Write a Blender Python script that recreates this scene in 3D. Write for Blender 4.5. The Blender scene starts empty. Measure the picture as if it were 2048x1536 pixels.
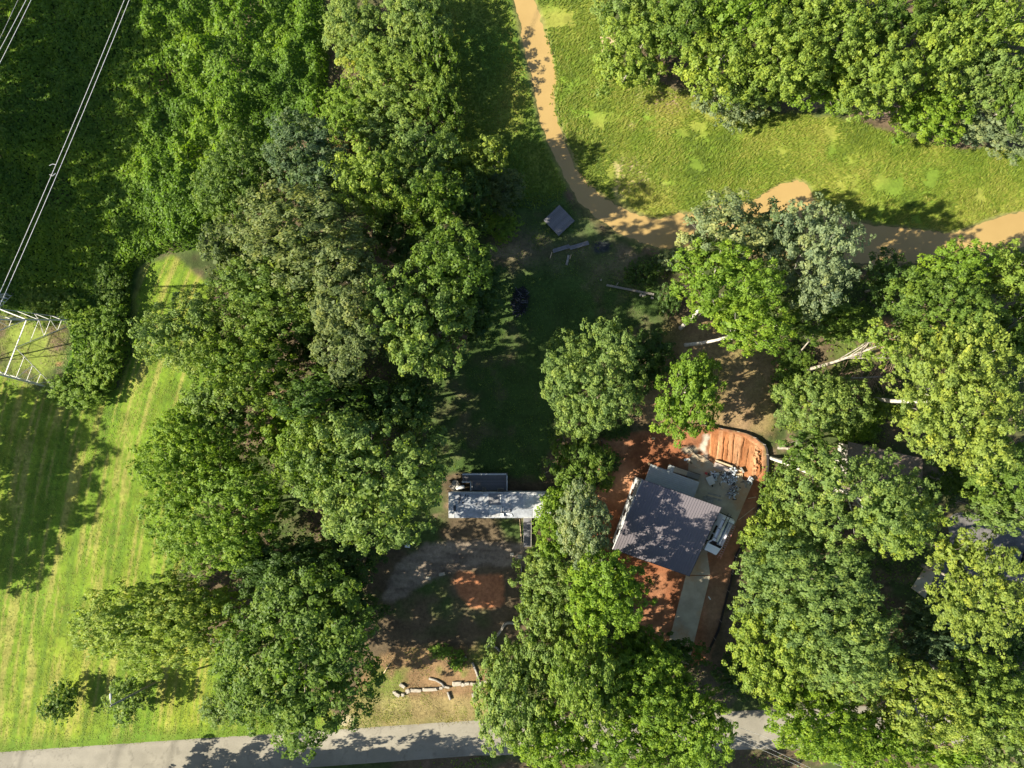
import bpy, math, random
import numpy as np
from mathutils import Vector, Matrix

R = math.radians
C = bpy.context.scene.collection
SC = bpy.context.scene

# ------------------------------------------------------------------ camera, sky, sun, exposure
CAM_H = 94.0
TANH = 0.72
cam_d = bpy.data.cameras.new('camera'); cam_d.sensor_width = 36.0; cam_d.lens = 18.0 / TANH
cam_d.clip_start = 0.5; cam_d.clip_end = 3000.0
cam = bpy.data.objects.new('camera', cam_d); C.objects.link(cam)
cam.location = (0, 0, CAM_H); cam.rotation_euler = (0, 0, 0)
SC.camera = cam

SUN_EL = 36.0
SUN_DIR = Vector((-1.0, -0.19, 0.0)).normalized()          # horizontal direction towards the sun
wd = bpy.data.worlds.new('World'); SC.world = wd; wd.use_nodes = True
wn = wd.node_tree.nodes; bg = wn['Background']
sky = wn.new('ShaderNodeTexSky'); sky.sky_type = 'NISHITA'; sky.sun_disc = False
sky.sun_elevation = R(SUN_EL)
sky.sun_rotation = math.atan2(SUN_DIR.x, SUN_DIR.y)
sky.air_density = 1.0; sky.dust_density = 1.0; sky.ozone_density = 1.5
wd.node_tree.links.new(sky.outputs[0], bg.inputs[0]); bg.inputs[1].default_value = 0.074
sun_d = bpy.data.lights.new('sun', 'SUN'); sun_d.energy = 5.0; sun_d.angle = R(0.53); sun_d.color = (1.0, 0.93, 0.775)
sun = bpy.data.objects.new('sun', sun_d); C.objects.link(sun)
sdir = Vector((SUN_DIR.x * math.cos(R(SUN_EL)), SUN_DIR.y * math.cos(R(SUN_EL)), math.sin(R(SUN_EL))))
sun.rotation_euler = sdir.to_track_quat('Z', 'Y').to_euler(); sun.location = sdir * 150
SC.view_settings.view_transform = 'Standard'; SC.view_settings.look = 'None'
SC.view_settings.exposure = 1.66; SC.view_settings.gamma = 1.0
try: SC.view_settings.use_curve_mapping = False
except Exception: pass
try:
    SC.cycles.max_bounces = 6; SC.cycles.diffuse_bounces = 3; SC.cycles.transmission_bounces = 4
    SC.cycles.transparent_max_bounces = 4
except Exception: pass

# ------------------------------------------------------------------ places
S0 = TANH * CAM_H / 1024.0
def sc(z): return TANH * (CAM_H - z) / 1024.0
def W(px, py, z=0.0):
    s = sc(z); return Vector(((px - 1024.0) * s, (768.0 - py) * s, z))

# ------------------------------------------------------------------ numpy helpers
def vnoise(x, y, scale, seed):
    tab = np.random.default_rng(seed).random((256, 256))
    u = np.asarray(x) / scale; v = np.asarray(y) / scale
    iu = np.floor(u).astype(int); iv = np.floor(v).astype(int)
    fu = u - iu; fv = v - iv
    fu = fu * fu * (3 - 2 * fu); fv = fv * fv * (3 - 2 * fv)
    a = tab[iu & 255, iv & 255]; b = tab[(iu + 1) & 255, iv & 255]
    c = tab[iu & 255, (iv + 1) & 255]; d = tab[(iu + 1) & 255, (iv + 1) & 255]
    return (a * (1 - fu) + b * fu) * (1 - fv) + (c * (1 - fu) + d * fu) * fv
def fbm(x, y, scale, seed, octs=4):
    t = 0; amp = 0.5; tot = 0
    for k in range(octs):
        t = t + amp * vnoise(x, y, scale / 2 ** k, seed + 17 * k); tot += amp; amp *= 0.5
    return t / tot
def poly_sd(x, y, poly):
    """signed distance to a polygon, negative inside"""
    P = np.asarray(poly, float); n = len(P)
    d = np.full(x.shape, 1e18); ins = np.zeros(x.shape, bool)
    for i in range(n):
        ax, ay = P[i]; bx, by = P[(i + 1) % n]
        ex, ey = bx - ax, by - ay
        wx, wy = x - ax, y - ay
        t = np.clip((wx * ex + wy * ey) / (ex * ex + ey * ey + 1e-12), 0, 1)
        d = np.minimum(d, (wx - ex * t) ** 2 + (wy - ey * t) ** 2)
        cond = ((ay > y) != (by > y)) & (x < (bx - ax) * (y - ay) / ((by - ay) + 1e-12) + ax)
        ins ^= cond
    d = np.sqrt(d); return np.where(ins, -d, d)
def smooth(poly, it=2):
    P = [tuple(p) for p in poly]
    for _ in range(it):
        Q = []
        for i in range(len(P)):
            a = P[i]; b = P[(i + 1) % len(P)]
            Q.append((a[0] * .75 + b[0] * .25, a[1] * .75 + b[1] * .25)); Q.append((a[0] * .25 + b[0] * .75, a[1] * .25 + b[1] * .75))
        P = Q
    return P

TRIS = [0]
def np_mesh(name, V, F, mat=None, tint=None, col=None, smooth_shade=False):
    """V (n,3), F (m,k) numpy arrays -> mesh"""
    me = bpy.data.meshes.new(name)
    V = np.ascontiguousarray(V, dtype=np.float32); F = np.ascontiguousarray(F, dtype=np.int32)
    m, k = F.shape
    me.vertices.add(len(V)); me.vertices.foreach_set('co', V.ravel())
    me.loops.add(m * k); me.loops.foreach_set('vertex_index', F.ravel())
    me.polygons.add(m)
    me.polygons.foreach_set('loop_start', np.arange(0, m * k, k, dtype=np.int32))
    try: me.polygons.foreach_set('loop_total', np.full(m, k, dtype=np.int32))
    except Exception: pass
    if tint is not None:
        a = me.attributes.new('tint', 'FLOAT', 'POINT'); a.data.foreach_set('value', np.ascontiguousarray(tint, dtype=np.float32))
    if col is not None:
        a = me.attributes.new('col', 'FLOAT_COLOR', 'POINT')
        cc = np.ones((len(V), 4), np.float32); cc[:, :3] = col
        a.data.foreach_set('color', cc.ravel())
    me.update(calc_edges=True)
    if smooth_shade: me.polygons.foreach_set('use_smooth', np.ones(m, dtype=bool))
    if mat: me.materials.append(mat)
    TRIS[0] += m * (k - 2)
    return me
def link(name, me, parent=None, loc=None):
    o = bpy.data.objects.new(name, me); C.objects.link(o)
    if loc is not None: o.location = loc
    if parent is not None: o.parent = parent
    return o
def tag(o, label=None, cat=None, group=None, kind=None):
    if label: o['label'] = label
    if cat: o['category'] = cat
    if group: o['group'] = group
    if kind: o['kind'] = kind
    return o
def thing(name, label, cat, loc=(0, 0, 0), rotz=0.0, group=None):
    o = bpy.data.objects.new(name, None); C.objects.link(o)
    o.location = loc; o.rotation_euler = (0, 0, rotz); o.empty_display_size = 0.3
    return tag(o, label, cat, group)

# ------------------------------------------------------------------ mesh builder for made things
class MB:
    def __init__(s): s.v = []; s.f = []
    def add(s, vs, fs):
        b = len(s.v); s.v += [tuple(v) for v in vs]; s.f += [tuple(i + b for i in f) for f in fs]; return s
    def box(s, x0, x1, y0, y1, z0, z1):
        vs = [(x0, y0, z0), (x1, y0, z0), (x1, y1, z0), (x0, y1, z0), (x0, y0, z1), (x1, y0, z1), (x1, y1, z1), (x0, y1, z1)]
        return s.add(vs, [(3, 2, 1, 0), (4, 5, 6, 7), (0, 1, 5, 4), (1, 2, 6, 5), (2, 3, 7, 6), (3, 0, 4, 7)])
    def beam(s, p0, p1, w, h=None, up=(0, 0, 1)):
        h = h or w; p0 = Vector(p0); p1 = Vector(p1); d = (p1 - p0)
        if d.length < 1e-6: return s
        d.normalize(); upv = Vector(up)
        if abs(d.dot(upv)) > 0.98: upv = Vector((1, 0, 0))
        a = d.cross(upv).normalized() * (w / 2); b = a.cross(d).normalized() * (h / 2)
        vs = [p0 - a - b, p0 + a - b, p0 + a + b, p0 - a + b, p1 - a - b, p1 + a - b, p1 + a + b, p1 - a + b]
        return s.add(vs, [(0, 1, 2, 3), (7, 6, 5, 4), (4, 5, 1, 0), (5, 6, 2, 1), (6, 7, 3, 2), (7, 4, 0, 3)])
    def tube(s, pts, rad, n=6, cap=True):
        pts = [Vector(p) for p in pts]
        if not hasattr(rad, '__len__'): rad = [rad] * len(pts)
        rings = []
        for i, p in enumerate(pts):
            d = (pts[min(i + 1, len(pts) - 1)] - pts[max(i - 1, 0)]).normalized()
            u = Vector((0, 0, 1)) if abs(d.z) < 0.9 else Vector((1, 0, 0))
            a = d.cross(u).normalized(); b = a.cross(d).normalized()
            rings.append([p + (a * math.cos(2 * math.pi * k / n) + b * math.sin(2 * math.pi * k / n)) * rad[i] for k in range(n)])
        b0 = len(s.v)
        for r in rings: s.v += [tuple(q) for q in r]
        for i in range(len(rings) - 1):
            for k in range(n):
                k2 = (k + 1) % n
                s.f.append((b0 + i * n + k, b0 + i * n + k2, b0 + (i + 1) * n + k2, b0 + (i + 1) * n + k))
        if cap:
            s.f.append(tuple(b0 + k for k in range(n))[::-1]); e = b0 + (len(rings) - 1) * n
            s.f.append(tuple(e + k for k in range(n)))
        return s
    def prism(s, poly, z0, z1):
        n = len(poly); b = len(s.v)
        s.v += [(p[0], p[1], z0) for p in poly] + [(p[0], p[1], z1) for p in poly]
        s.f.append(tuple(b + i for i in range(n))[::-1]); s.f.append(tuple(b + n + i for i in range(n)))
        for i in range(n):
            j = (i + 1) % n; s.f.append((b + i, b + j, b + n + j, b + n + i))
        return s
    def build(s, name, mat, parent=None, smooth_shade=False, bevel=0.0):
        me = bpy.data.meshes.new(name); me.from_pydata(s.v, [], s.f); me.update()
        import bmesh
        bm = bmesh.new(); bm.from_mesh(me)
        bmesh.ops.recalc_face_normals(bm, faces=bm.faces)
        if bevel > 0:
            bmesh.ops.bevel(bm, geom=list(bm.edges), offset=bevel, segments=2, affect='EDGES', profile=0.6)
        bm.to_mesh(me); bm.free()
        if mat: me.materials.append(mat)
        if smooth_shade:
            me.polygons.foreach_set('use_smooth', [True] * len(me.polygons))
        TRIS[0] += sum(len(p.vertices) - 2 for p in me.polygons)
        return link(name, me, parent)

# ------------------------------------------------------------------ materials
def new_mat(name):
    m = bpy.data.materials.new(name); m.use_nodes = True
    nt = m.node_tree; return m, nt, nt.nodes['Principled BSDF']
def mnoise(nt, scale, detail=4, vec=None, rough=0.6):
    n = nt.nodes.new('ShaderNodeTexNoise'); n.inputs['Scale'].default_value = scale
    n.inputs['Detail'].default_value = detail; n.inputs['Roughness'].default_value = rough
    if vec is not None: nt.links.new(vec, n.inputs['Vector'])
    return n.outputs['Fac']
def mramp(nt, fac, stops):
    r = nt.nodes.new('ShaderNodeValToRGB'); e = r.color_ramp.elements
    while len(e) < len(stops): e.new(0.5)
    for i, (p, c) in enumerate(stops):
        e[i].position = p; e[i].color = (c[0], c[1], c[2], 1) if hasattr(c, '__len__') else (c, c, c, 1)
    nt.links.new(fac, r.inputs[0]); return r.outputs[0]
def mmix(nt, a, b, fac=1.0, mode='MULTIPLY'):
    n = nt.nodes.new('ShaderNodeMix'); n.data_type = 'RGBA'; n.blend_type = mode
    def put(x, s):
        if hasattr(x, 'is_linked') or hasattr(x, 'links'): nt.links.new(x, s)
        elif hasattr(x, '__len__'): s.default_value = (x[0], x[1], x[2], 1)
        else: s.default_value = x
    put(fac, n.inputs[0]); put(a, n.inputs[6]); put(b, n.inputs[7]); return n.outputs[2]
def mbump(nt, fac, bsdf, strength=0.4, dist=0.05):
    b = nt.nodes.new('ShaderNodeBump'); b.inputs['Strength'].default_value = strength; b.inputs['Distance'].default_value = dist
    nt.links.new(fac, b.inputs['Height']); nt.links.new(b.outputs[0], bsdf.inputs['Normal'])
def mcoord(nt, scale=(1, 1, 1), rot=(0, 0, 0), kind='Object'):
    t = nt.nodes.new('ShaderNodeTexCoord'); m = nt.nodes.new('ShaderNodeMapping')
    m.inputs['Scale'].default_value = scale; m.inputs['Rotation'].default_value = rot
    nt.links.new(t.outputs[kind], m.inputs[0]); return m.outputs[0]
def surf(name, base, rough=0.8, var=0.35, scale=4.0, metal=0.0, spec=0.3, bump=0.2, second=None, scale2=None, stretch=None):
    m, nt, b = new_mat(name)
    v = mcoord(nt, stretch or (1, 1, 1))
    f = mnoise(nt, scale, 6, v)
    lo = tuple(c * (1 - var) for c in base); hi = tuple(min(1, c * (1 + var)) for c in base)
    col = mramp(nt, f, [(0.3, lo), (0.7, hi)])
    if second:
        f2 = mnoise(nt, scale2 or scale * 0.4, 5, v, 0.7)
        k = mramp(nt, f2, [(0.48, 0.0), (0.62, 1.0)])
        col = mmix(nt, col, second, k, 'MIX')
    nt.links.new(col, b.inputs['Base Color'])
    b.inputs['Roughness'].default_value = rough; b.inputs['Metallic'].default_value = metal
    b.inputs['Specular IOR Level'].default_value = spec
    if bump: mbump(nt, mnoise(nt, scale * 4, 4, v), b, bump, 0.03)
    return m

def leaf_mat(name, base, warm=None, trans=0.5):
    m = bpy.data.materials.new(name); m.use_nodes = True; nt = m.node_tree
    for n in list(nt.nodes): nt.nodes.remove(n)
    out = nt.nodes.new('ShaderNodeOutputMaterial')
    at = nt.nodes.new('ShaderNodeAttribute'); at.attribute_name = 'tint'
    warm = warm or (base[0] * 1.55, base[1] * 1.28, base[2] * 0.9)
    lo = (base[0] * 0.58, base[1] * 0.66, base[2] * 0.85)
    oi = nt.nodes.new('ShaderNodeObjectInfo')
    ma = nt.nodes.new('ShaderNodeMath'); ma.operation = 'MULTIPLY_ADD'; ma.inputs[1].default_value = 0.24
    nt.links.new(oi.outputs['Random'], ma.inputs[0]); nt.links.new(at.outputs['Fac'], ma.inputs[2])
    sb = nt.nodes.new('ShaderNodeMath'); sb.operation = 'SUBTRACT'; sb.inputs[1].default_value = 0.12
    nt.links.new(ma.outputs[0], sb.inputs[0])
    col = mramp(nt, sb.outputs[0], [(0.0, lo), (0.5, base), (1.0, warm)])
    d = nt.nodes.new('ShaderNodeBsdfPrincipled'); d.inputs['Roughness'].default_value = 0.55
    d.inputs['Specular IOR Level'].default_value = 0.25
    nt.links.new(col, d.inputs['Base Color'])
    t = nt.nodes.new('ShaderNodeBsdfTranslucent')
    tc = mmix(nt, col, (1.15, 1.25, 0.6), 1.0, 'MULTIPLY')
    nt.links.new(tc, t.inputs['Color'])
    mx = nt.nodes.new('ShaderNodeMixShader'); mx.inputs[0].default_value = trans
    nt.links.new(d.outputs[0], mx.inputs[1]); nt.links.new(t.outputs[0], mx.inputs[2])
    nt.links.new(mx.outputs[0], out.inputs[0]); return m
PAL = {
    'mid': leaf_mat('leaf_mid', (0.122, 0.192, 0.028)),
    'yellow': leaf_mat('leaf_yellow', (0.196, 0.272, 0.040)),
    'gold': leaf_mat('leaf_gold', (0.228, 0.288, 0.048)),
    'bright': leaf_mat('leaf_bright', (0.158, 0.250, 0.024)),
    'olive': leaf_mat('leaf_olive', (0.140, 0.180, 0.055)),
    'dark': leaf_mat('leaf_dark', (0.076, 0.135, 0.027)),
    'blue': leaf_mat('leaf_blue', (0.098, 0.152, 0.064)),
    'pale': leaf_mat('leaf_pale', (0.205, 0.252, 0.110)),
    'tawny': leaf_mat('leaf_tawny', (0.205, 0.165, 0.052)),
    'vine': leaf_mat('leaf_vine', (0.146, 0.242, 0.024)),
    'soft': leaf_mat('leaf_soft', (0.172, 0.246, 0.056)),
}
M = {}
M['bark_pale'] = surf('bark_pale', (0.28, 0.25, 0.205), 0.9, 0.35, 3, second=(0.16, 0.13, 0.10), scale2=2.0)
M['bark_white'] = surf('bark_white', (0.44, 0.41, 0.35), 0.85, 0.2, 3, second=(0.22, 0.19, 0.15), scale2=2.5)
M['bark_dark'] = surf('bark_dark', (0.16, 0.125, 0.09), 0.95, 0.4, 4)
M['dead_wood'] = surf('dead_wood', (0.30, 0.20, 0.14), 0.95, 0.35, 4)
M['wood_grey'] = surf('wood_grey', (0.135, 0.132, 0.138), 0.85, 0.45, 2.0, stretch=(1, 8, 8))
M['wood_weathered'] = surf('wood_weathered', (0.22, 0.20, 0.17), 0.9, 0.4, 3)
M['wood_new'] = surf('wood_new', (0.38, 0.30, 0.19), 0.8, 0.2, 3)
M['wood_tan'] = surf('wood_tan', (0.40, 0.29, 0.17), 0.85, 0.3, 3)
M['rail_white'] = surf('rail_white', (0.40, 0.40, 0.39), 0.6, 0.15, 3)
M['concrete'] = surf('concrete', (0.33, 0.285, 0.205), 0.9, 0.22, 0.7, second=(0.33, 0.21, 0.115), scale2=0.16, bump=0.1)
M['asphalt'] = None
M['steel'] = surf('galvanised_steel', (0.42, 0.405, 0.37), 0.55, 0.15, 1, metal=0.2, spec=0.5)
M['wire'] = surf('aluminium_wire', (0.50, 0.49, 0.46), 0.5, 0.05, 1, metal=0.2, bump=0)
M['silt'] = surf('silt_fabric', (0.014, 0.014, 0.016), 0.8, 0.3, 6)
M['white'] = surf('white_plastic', (0.55, 0.55, 0.53), 0.5, 0.1, 2, bump=0)
M['glass'] = surf('dark_glass', (0.012, 0.014, 0.018), 0.08, 0.1, 1, spec=0.6, bump=0)
M['rubber'] = surf('rubber', (0.015, 0.015, 0.016), 0.85, 0.2, 5)
M['stone'] = surf('stone', (0.30, 0.265, 0.21), 0.95, 0.25, 2.5, second=(0.20, 0.17, 0.13), bump=0.5)
M['shingle'] = surf('shingle', (0.15, 0.115, 0.09), 0.95, 0.35, 6)
M['siding'] = surf('siding', (0.48, 0.46, 0.42), 0.7, 0.1, 2)

def attr_ground(name, bump_scale=6.0, bump=0.5, n1=(0.62, 1.3), sc1=2.2, n2=(0.7, 1.25), sc2=0.35, stripes=False):
    m, nt, b = new_mat(name)
    a = nt.nodes.new('ShaderNodeAttribute'); a.attribute_name = 'col'
    v = mcoord(nt)
    c = mmix(nt, a.outputs['Color'], mramp(nt, mnoise(nt, sc1, 6, v, 0.7), [(0.3, n1[0]), (0.7, n1[1])]))
    c = mmix(nt, c, mramp(nt, mnoise(nt, sc2, 5, v, 0.6), [(0.3, n2[0]), (0.7, n2[1])]))
    nt.links.new(c, b.inputs['Base Color']); b.inputs['Roughness'].default_value = 0.95
    b.inputs['Specular IOR Level'].default_value = 0.15
    mbump(nt, mnoise(nt, bump_scale, 5, v, 0.7), b, bump, 0.12)
    return m
M['ground'] = attr_ground('ground_soil')
M['field'] = attr_ground('field_turf', bump_scale=7, bump=0.6, n1=(0.75, 1.22))
M['clay'] = attr_ground('clay_soil', bump_scale=4, bump=0.45, n1=(0.72, 1.25), sc1=1.6)
M['pad'] = attr_ground('pad_clay', bump_scale=9, bump=0.35, n1=(0.85, 1.15), sc1=3)
M['road'] = attr_ground('road_asphalt', bump_scale=20, bump=0.1, n1=(0.93, 1.06), sc1=6, n2=(0.9, 1.08), sc2=0.5)

# ------------------------------------------------------------------ the ground
CREEK = [(1022, -40), (1029, 0), (1040, 45), (1049, 100), (1060, 143), (1074, 200), (1078, 233), (1089, 267), (1104, 300), (1119, 333),
         (1137, 367), (1157, 400), (1190, 433), (1220, 452), (1246, 468), (1282, 484), (1325, 497), (1375, 494), (1430, 492), (1500, 505),
         (1600, 515), (1700, 524), (1760, 530), (1830, 524), (1900, 508), (1960, 502), (2060, 492), (2120, 490),
         (2120, 405), (2060, 420), (1990, 436), (1945, 455), (1905, 468), (1850, 462), (1800, 455), (1740, 452), (1690, 438), (1645, 416), (1628, 398),
         (1616, 372), (1596, 362), (1560, 368), (1530, 386), (1505, 405), (1440, 412), (1415, 423), (1390, 431), (1360, 425), (1329, 437),
         (1300, 438), (1262, 424), (1217, 402), (1178, 369), (1150, 335), (1138, 302), (1124, 268), (1112, 233), (1107, 200), (1113, 143), (1101, 95),
         (1086, 50), (1068, 0), (1050, -40)]
FIELD = [(-40, 1516), (0, 1512), (480, 1478), (700, 1462), (560, 1330), (400, 1300), (340, 1200), (400, 1000), (420, 850), (430, 700), (420, 570), (345, 512), (283, 535),
         (268, 600), (264, 700), (240, 772), (160, 815), (90, 790), (0, 735), (-40, 720)]
MEADOW = [(1050, -40), (1068, 0), (1101, 95), (1107, 200), (1150, 335), (1217, 402), (1300, 438), (1360, 425), (1440, 412), (1505, 405), (1596, 362), (1628, 398),
          (1690, 438), (1800, 455), (1905, 468), (1990, 436), (2060, 420), (2060, 300), (1900, 300), (1800, 275), (1700, 240), (1500, 225), (1330, 175), (1240, 130), (1200, -40)]
BANK = [(860, -40), (1022, -40), (1049, 100), (1074, 200), (1104, 300), (1137, 367), (1120, 400), (1040, 420), (960, 420), (900, 330), (870, 180)]
LAWN = [(860, 940), (1080, 960), (1110, 870), (1130, 760), (1290, 700), (1330, 600), (1300, 520), (1210, 470), (1120, 385), (1030, 400), (985, 480), (950, 570), (930, 700), (860, 800)]
CLAY = [(1205, 880), (1290, 862), (1380, 850), (1440, 856), (1500, 870), (1528, 895), (1530, 950), (1510, 1030), (1470, 1110), (1440, 1240), (1420, 1320), (1335, 1340), (1285, 1290),
        (1262, 1190), (1220, 1130), (1175, 1080), (1190, 1000), (1200, 950)]
PAD = [(1421, 868), (1440, 862), (1490, 874), (1522, 900), (1524, 945), (1505, 960), (1432, 924), (1419, 914)]
DRY = [(1345, 640), (1420, 640), (1560, 650), (1550, 740), (1548, 870), (1500, 868), (1430, 850), (1380, 846), (1300, 858), (1270, 820), (1300, 720)]
FRONT = [(760, 1090), (850, 1040), (1060, 1040), (1060, 1290), (1010, 1330), (990, 1450), (690, 1462), (700, 1380), (740, 1290), (750, 1180)]
GRAVEL = [(765, 1200), (790, 1130), (850, 1088), (960, 1082), (1050, 1090), (1050, 1130), (990, 1130), (920, 1140), (870, 1155), (830, 1175), (790, 1205)]
REDP = [(915, 1140), (960, 1150), (1005, 1150), (1010, 1195), (1000, 1214), (940, 1216), (920, 1190), (905, 1165)]
DRYFRONT = [(735, 1330), (800, 1290), (880, 1295), (990, 1290), (1010, 1330), (990, 1446), (690, 1462), (700, 1400)]

def sdn(x, y, poly, amp, seed, scale=14):
    return poly_sd(x, y, poly) + amp * (fbm(x, y, scale, seed, 3) - 0.5) * 2
def wgt(sd, w): return np.clip(0.5 - sd / (2 * w), 0, 1)

def ground_fields(X, Y):
    px = X / S0 + 1024.0; py = 768.0 - Y / S0
    n1 = fbm(X, Y, 6.0, 1); n2 = fbm(X, Y, 1.6, 2); n3 = fbm(X, Y, 15.0, 3)
    Z = 0.10 * (n3 - 0.5) + 0.10 * (n2 - 0.5)
    def colr(c): return np.tile(np.array(c, float), (X.size, 1)).reshape(X.shape + (3,))
    def lerp(A, B, w): return A * (1 - w[..., None]) + B * w[..., None]
    litter = colr((0.105, 0.078, 0.045)); moss = colr((0.055, 0.075, 0.022)); duff = colr((0.17, 0.115, 0.075))
    col = lerp(litter, moss, np.clip((n1 - 0.42) * 5, 0, 1)); col = lerp(col, duff, np.clip((n2 - 0.60) * 6, 0, 1) * 0.7)
    zone = np.zeros(X.shape, int)
    kz = wgt(poly_sd(px, py, [(-60, -60), (650, -60), (655, 240), (560, 300), (395, 500), (280, 540), (262, 720), (165, 815), (105, 790), (140, 650), (-60, 620)]), 10)
    col = lerp(col, lerp(colr((0.055, 0.10, 0.018)), colr((0.10, 0.085, 0.045)), np.clip((n1 - .6) * 6, 0, 1)), kz)
    # grassy banks left of the creek
    b = wgt(sdn(px, py, BANK, 9, 31), 6)
    g = lerp(colr((0.085, 0.145, 0.020)), colr((0.16, 0.19, 0.03)), np.clip((n1 - 0.45) * 4, 0, 1)); col = lerp(col, g, b); zone[b > 0.5] = 2
    b = wgt(sdn(px, py, LAWN, 10, 32), 7)
    g = lerp(colr((0.050, 0.086, 0.020)), colr((0.105, 0.095, 0.045)), np.clip((n2 * 0.5 + n1 * 0.6 - 0.57) * 5, 0, 1))
    lower = np.clip(1 - np.abs(py - 500) / 90, 0, 1)
    g = lerp(g, colr((0.15, 0.12, 0.075)), lower * np.clip((n1 - 0.36) * 3, 0, 0.8))
    col = lerp(col, g, b); zone[b > 0.5] = 3
    b = wgt(sdn(px, py, MEADOW, 9, 33), 6)
    g = lerp(colr((0.135, 0.20, 0.024)), colr((0.24, 0.25, 0.045)), np.clip((n1 - 0.36) * 3.2, 0, 1))
    bare = np.clip((fbm(X, Y, 4.0, 44) - 0.60) * 8, 0, 1) * np.clip(1 - np.hypot((px - 1250) / 130, (py - 280) / 160), 0, 1)
    g = lerp(g, colr((0.36, 0.28, 0.15)), np.clip(bare * 1.5, 0, 1))
    col = lerp(col, g, b); zone[b > 0.5] = 2
    b = wgt(sdn(px, py, DRY, 12, 34), 9)
    g = lerp(colr((0.30, 0.20, 0.105)), colr((0.20, 0.17, 0.06)), np.clip((n1 - 0.40) * 4, 0, 1))
    col = lerp(col, g, b); zone[b > 0.5] = 3
    # mown field with windrow streaks bending to the north-east
    b = wgt(sdn(px, py, FIELD, 5, 35), 5)
    bend = px + 0.16 * (py - 1100) - 0.00028 * (np.minimum(py, 1000) - 1000) ** 2 * 1.0
    st = fbm(bend * S0, py * S0 * 0.05, 0.45, 36, 3); st2 = fbm(bend * S0, py * S0 * 0.06, 3.2, 37, 2)
    g = lerp(colr((0.138, 0.222, 0.018)), colr((0.225, 0.272, 0.026)), np.clip((st2 - 0.3) * 2.4, 0, 1))
    g = lerp(g, colr((0.34, 0.28, 0.085)), np.clip((st - 0.54) * 4.0, 0, 0.6))
    g = lerp(g, colr((0.085, 0.155, 0.018)), np.clip((0.46 - st) * 4.0, 0, 0.6))
    edge = np.clip((py - (1470 - 0.066 * px)) / 25, 0, 1); g = lerp(g, colr((0.11, 0.19, 0.02)), edge * 0.8)
    col = lerp(col, g, b); zone[b > 0.5] = 1
    # front yard of the trailer
    b = wgt(sdn(px, py, FRONT, 10, 38), 8)
    g = lerp(colr((0.115, 0.085, 0.050)), colr((0.055, 0.085, 0.022)), np.clip((n1 - 0.46) * 6, 0, 1))
    col = lerp(col, g, b); zone[b > 0.5] = 4
    b = wgt(sdn(px, py, GRAVEL, 7, 39), 5)
    fl = fbm(X * 0.25 + Y * 0.1, Y * 1.2, 0.8, 40, 3)
    g = lerp(colr((0.150, 0.118, 0.088)), colr((0.27, 0.215, 0.16)), np.clip((fl - 0.35) * 3, 0, 1)); col = lerp(col, g, b)
    b = wgt(sdn(px, py, REDP, 5, 41), 4); g = lerp(colr((0.36, 0.145, 0.065)), colr((0.42, 0.18, 0.085)), n2); col = lerp(col, g, b)
    b = wgt(sdn(px, py, DRYFRONT, 9, 42), 7)
    g = lerp(colr((0.27, 0.17, 0.085)), colr((0.16, 0.19, 0.040)), np.clip((n1 * 0.6 + n2 * 0.4 - 0.45) * 7, 0, 1))
    g = lerp(g, colr((0.30, 0.25, 0.10)), np.clip((py - 1385) / 25, 0, 0.7)); col = lerp(col, g, b); zone[b > 0.5] = 4
    # red clay of the building plot
    sdc = sdn(px, py, CLAY, 6, 43); b = wgt(sdc, 4)
    g = lerp(colr((0.30, 0.115, 0.052)), colr((0.46, 0.235, 0.125)), np.clip((n1 - 0.36) * 3.5, 0, 1))
    south = np.clip((py - 1120) / 60, 0, 1) * np.clip((px - 1400) / 20, 0, 1)
    g = lerp(g, colr((0.30, 0.20, 0.12)), south * 0.7)
    col = lerp(col, g, b); zone[sdc < 0] = 5
    sp = sdn(px, py, PAD, 3, 45, 8); b = wgt(sp, 4)
    rut = fbm((px + 0.22 * (py - 900)) * S0, py * S0 * 0.07, 0.75, 46, 3)
    g = lerp(colr((0.44, 0.185, 0.070)), colr((0.56, 0.30, 0.155)), np.clip((rut - 0.3) * 2.5, 0, 1)); col = lerp(col, g, b)
    rl = np.zeros_like(X)
    for rx0 in (1447, 1466, 1486, 1500):
        rl = np.maximum(rl, np.exp(-((px + 0.14 * (py - 900) + 5 * (fbm(X, Y, 3, 47, 2) - .5) - rx0) / 1.6) ** 2))
    Z = Z - b * 0.12
    tips = np.exp(-((px - 1518) / 7) ** 2) * np.exp(-((py - 922) / 26) ** 2)
    # white lime wash-out beside the pad
    sl = np.hypot((px - 1409 - 3 * np.sin(py / 6)) / 9, (py - 893) / 24) + (fbm(X, Y, 1.0, 49, 3) - .5) * 1.2
    col = lerp(col, colr((0.60, 0.53, 0.42)), np.clip((1.1 - sl) * 2.5, 0, 1))
    sl = np.hypot((px - 1382) / 20, (py - 899) / 9) + (fbm(X, Y, 1.0, 51, 3) - .5) * 1.0
    col = lerp(col, colr((0.52, 0.43, 0.30)), np.clip((1.05 - sl) * 2.5, 0, 1))
    # burnt, wet patch by the boardwalk
    bp = np.hypot((px - 1205) / 22, (py - 495) / 14) + (n2 - .5) * 1.4
    col = lerp(col, colr((0.028, 0.032, 0.045)), np.clip((1 - bp) * 2, 0, 0.85))
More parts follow.
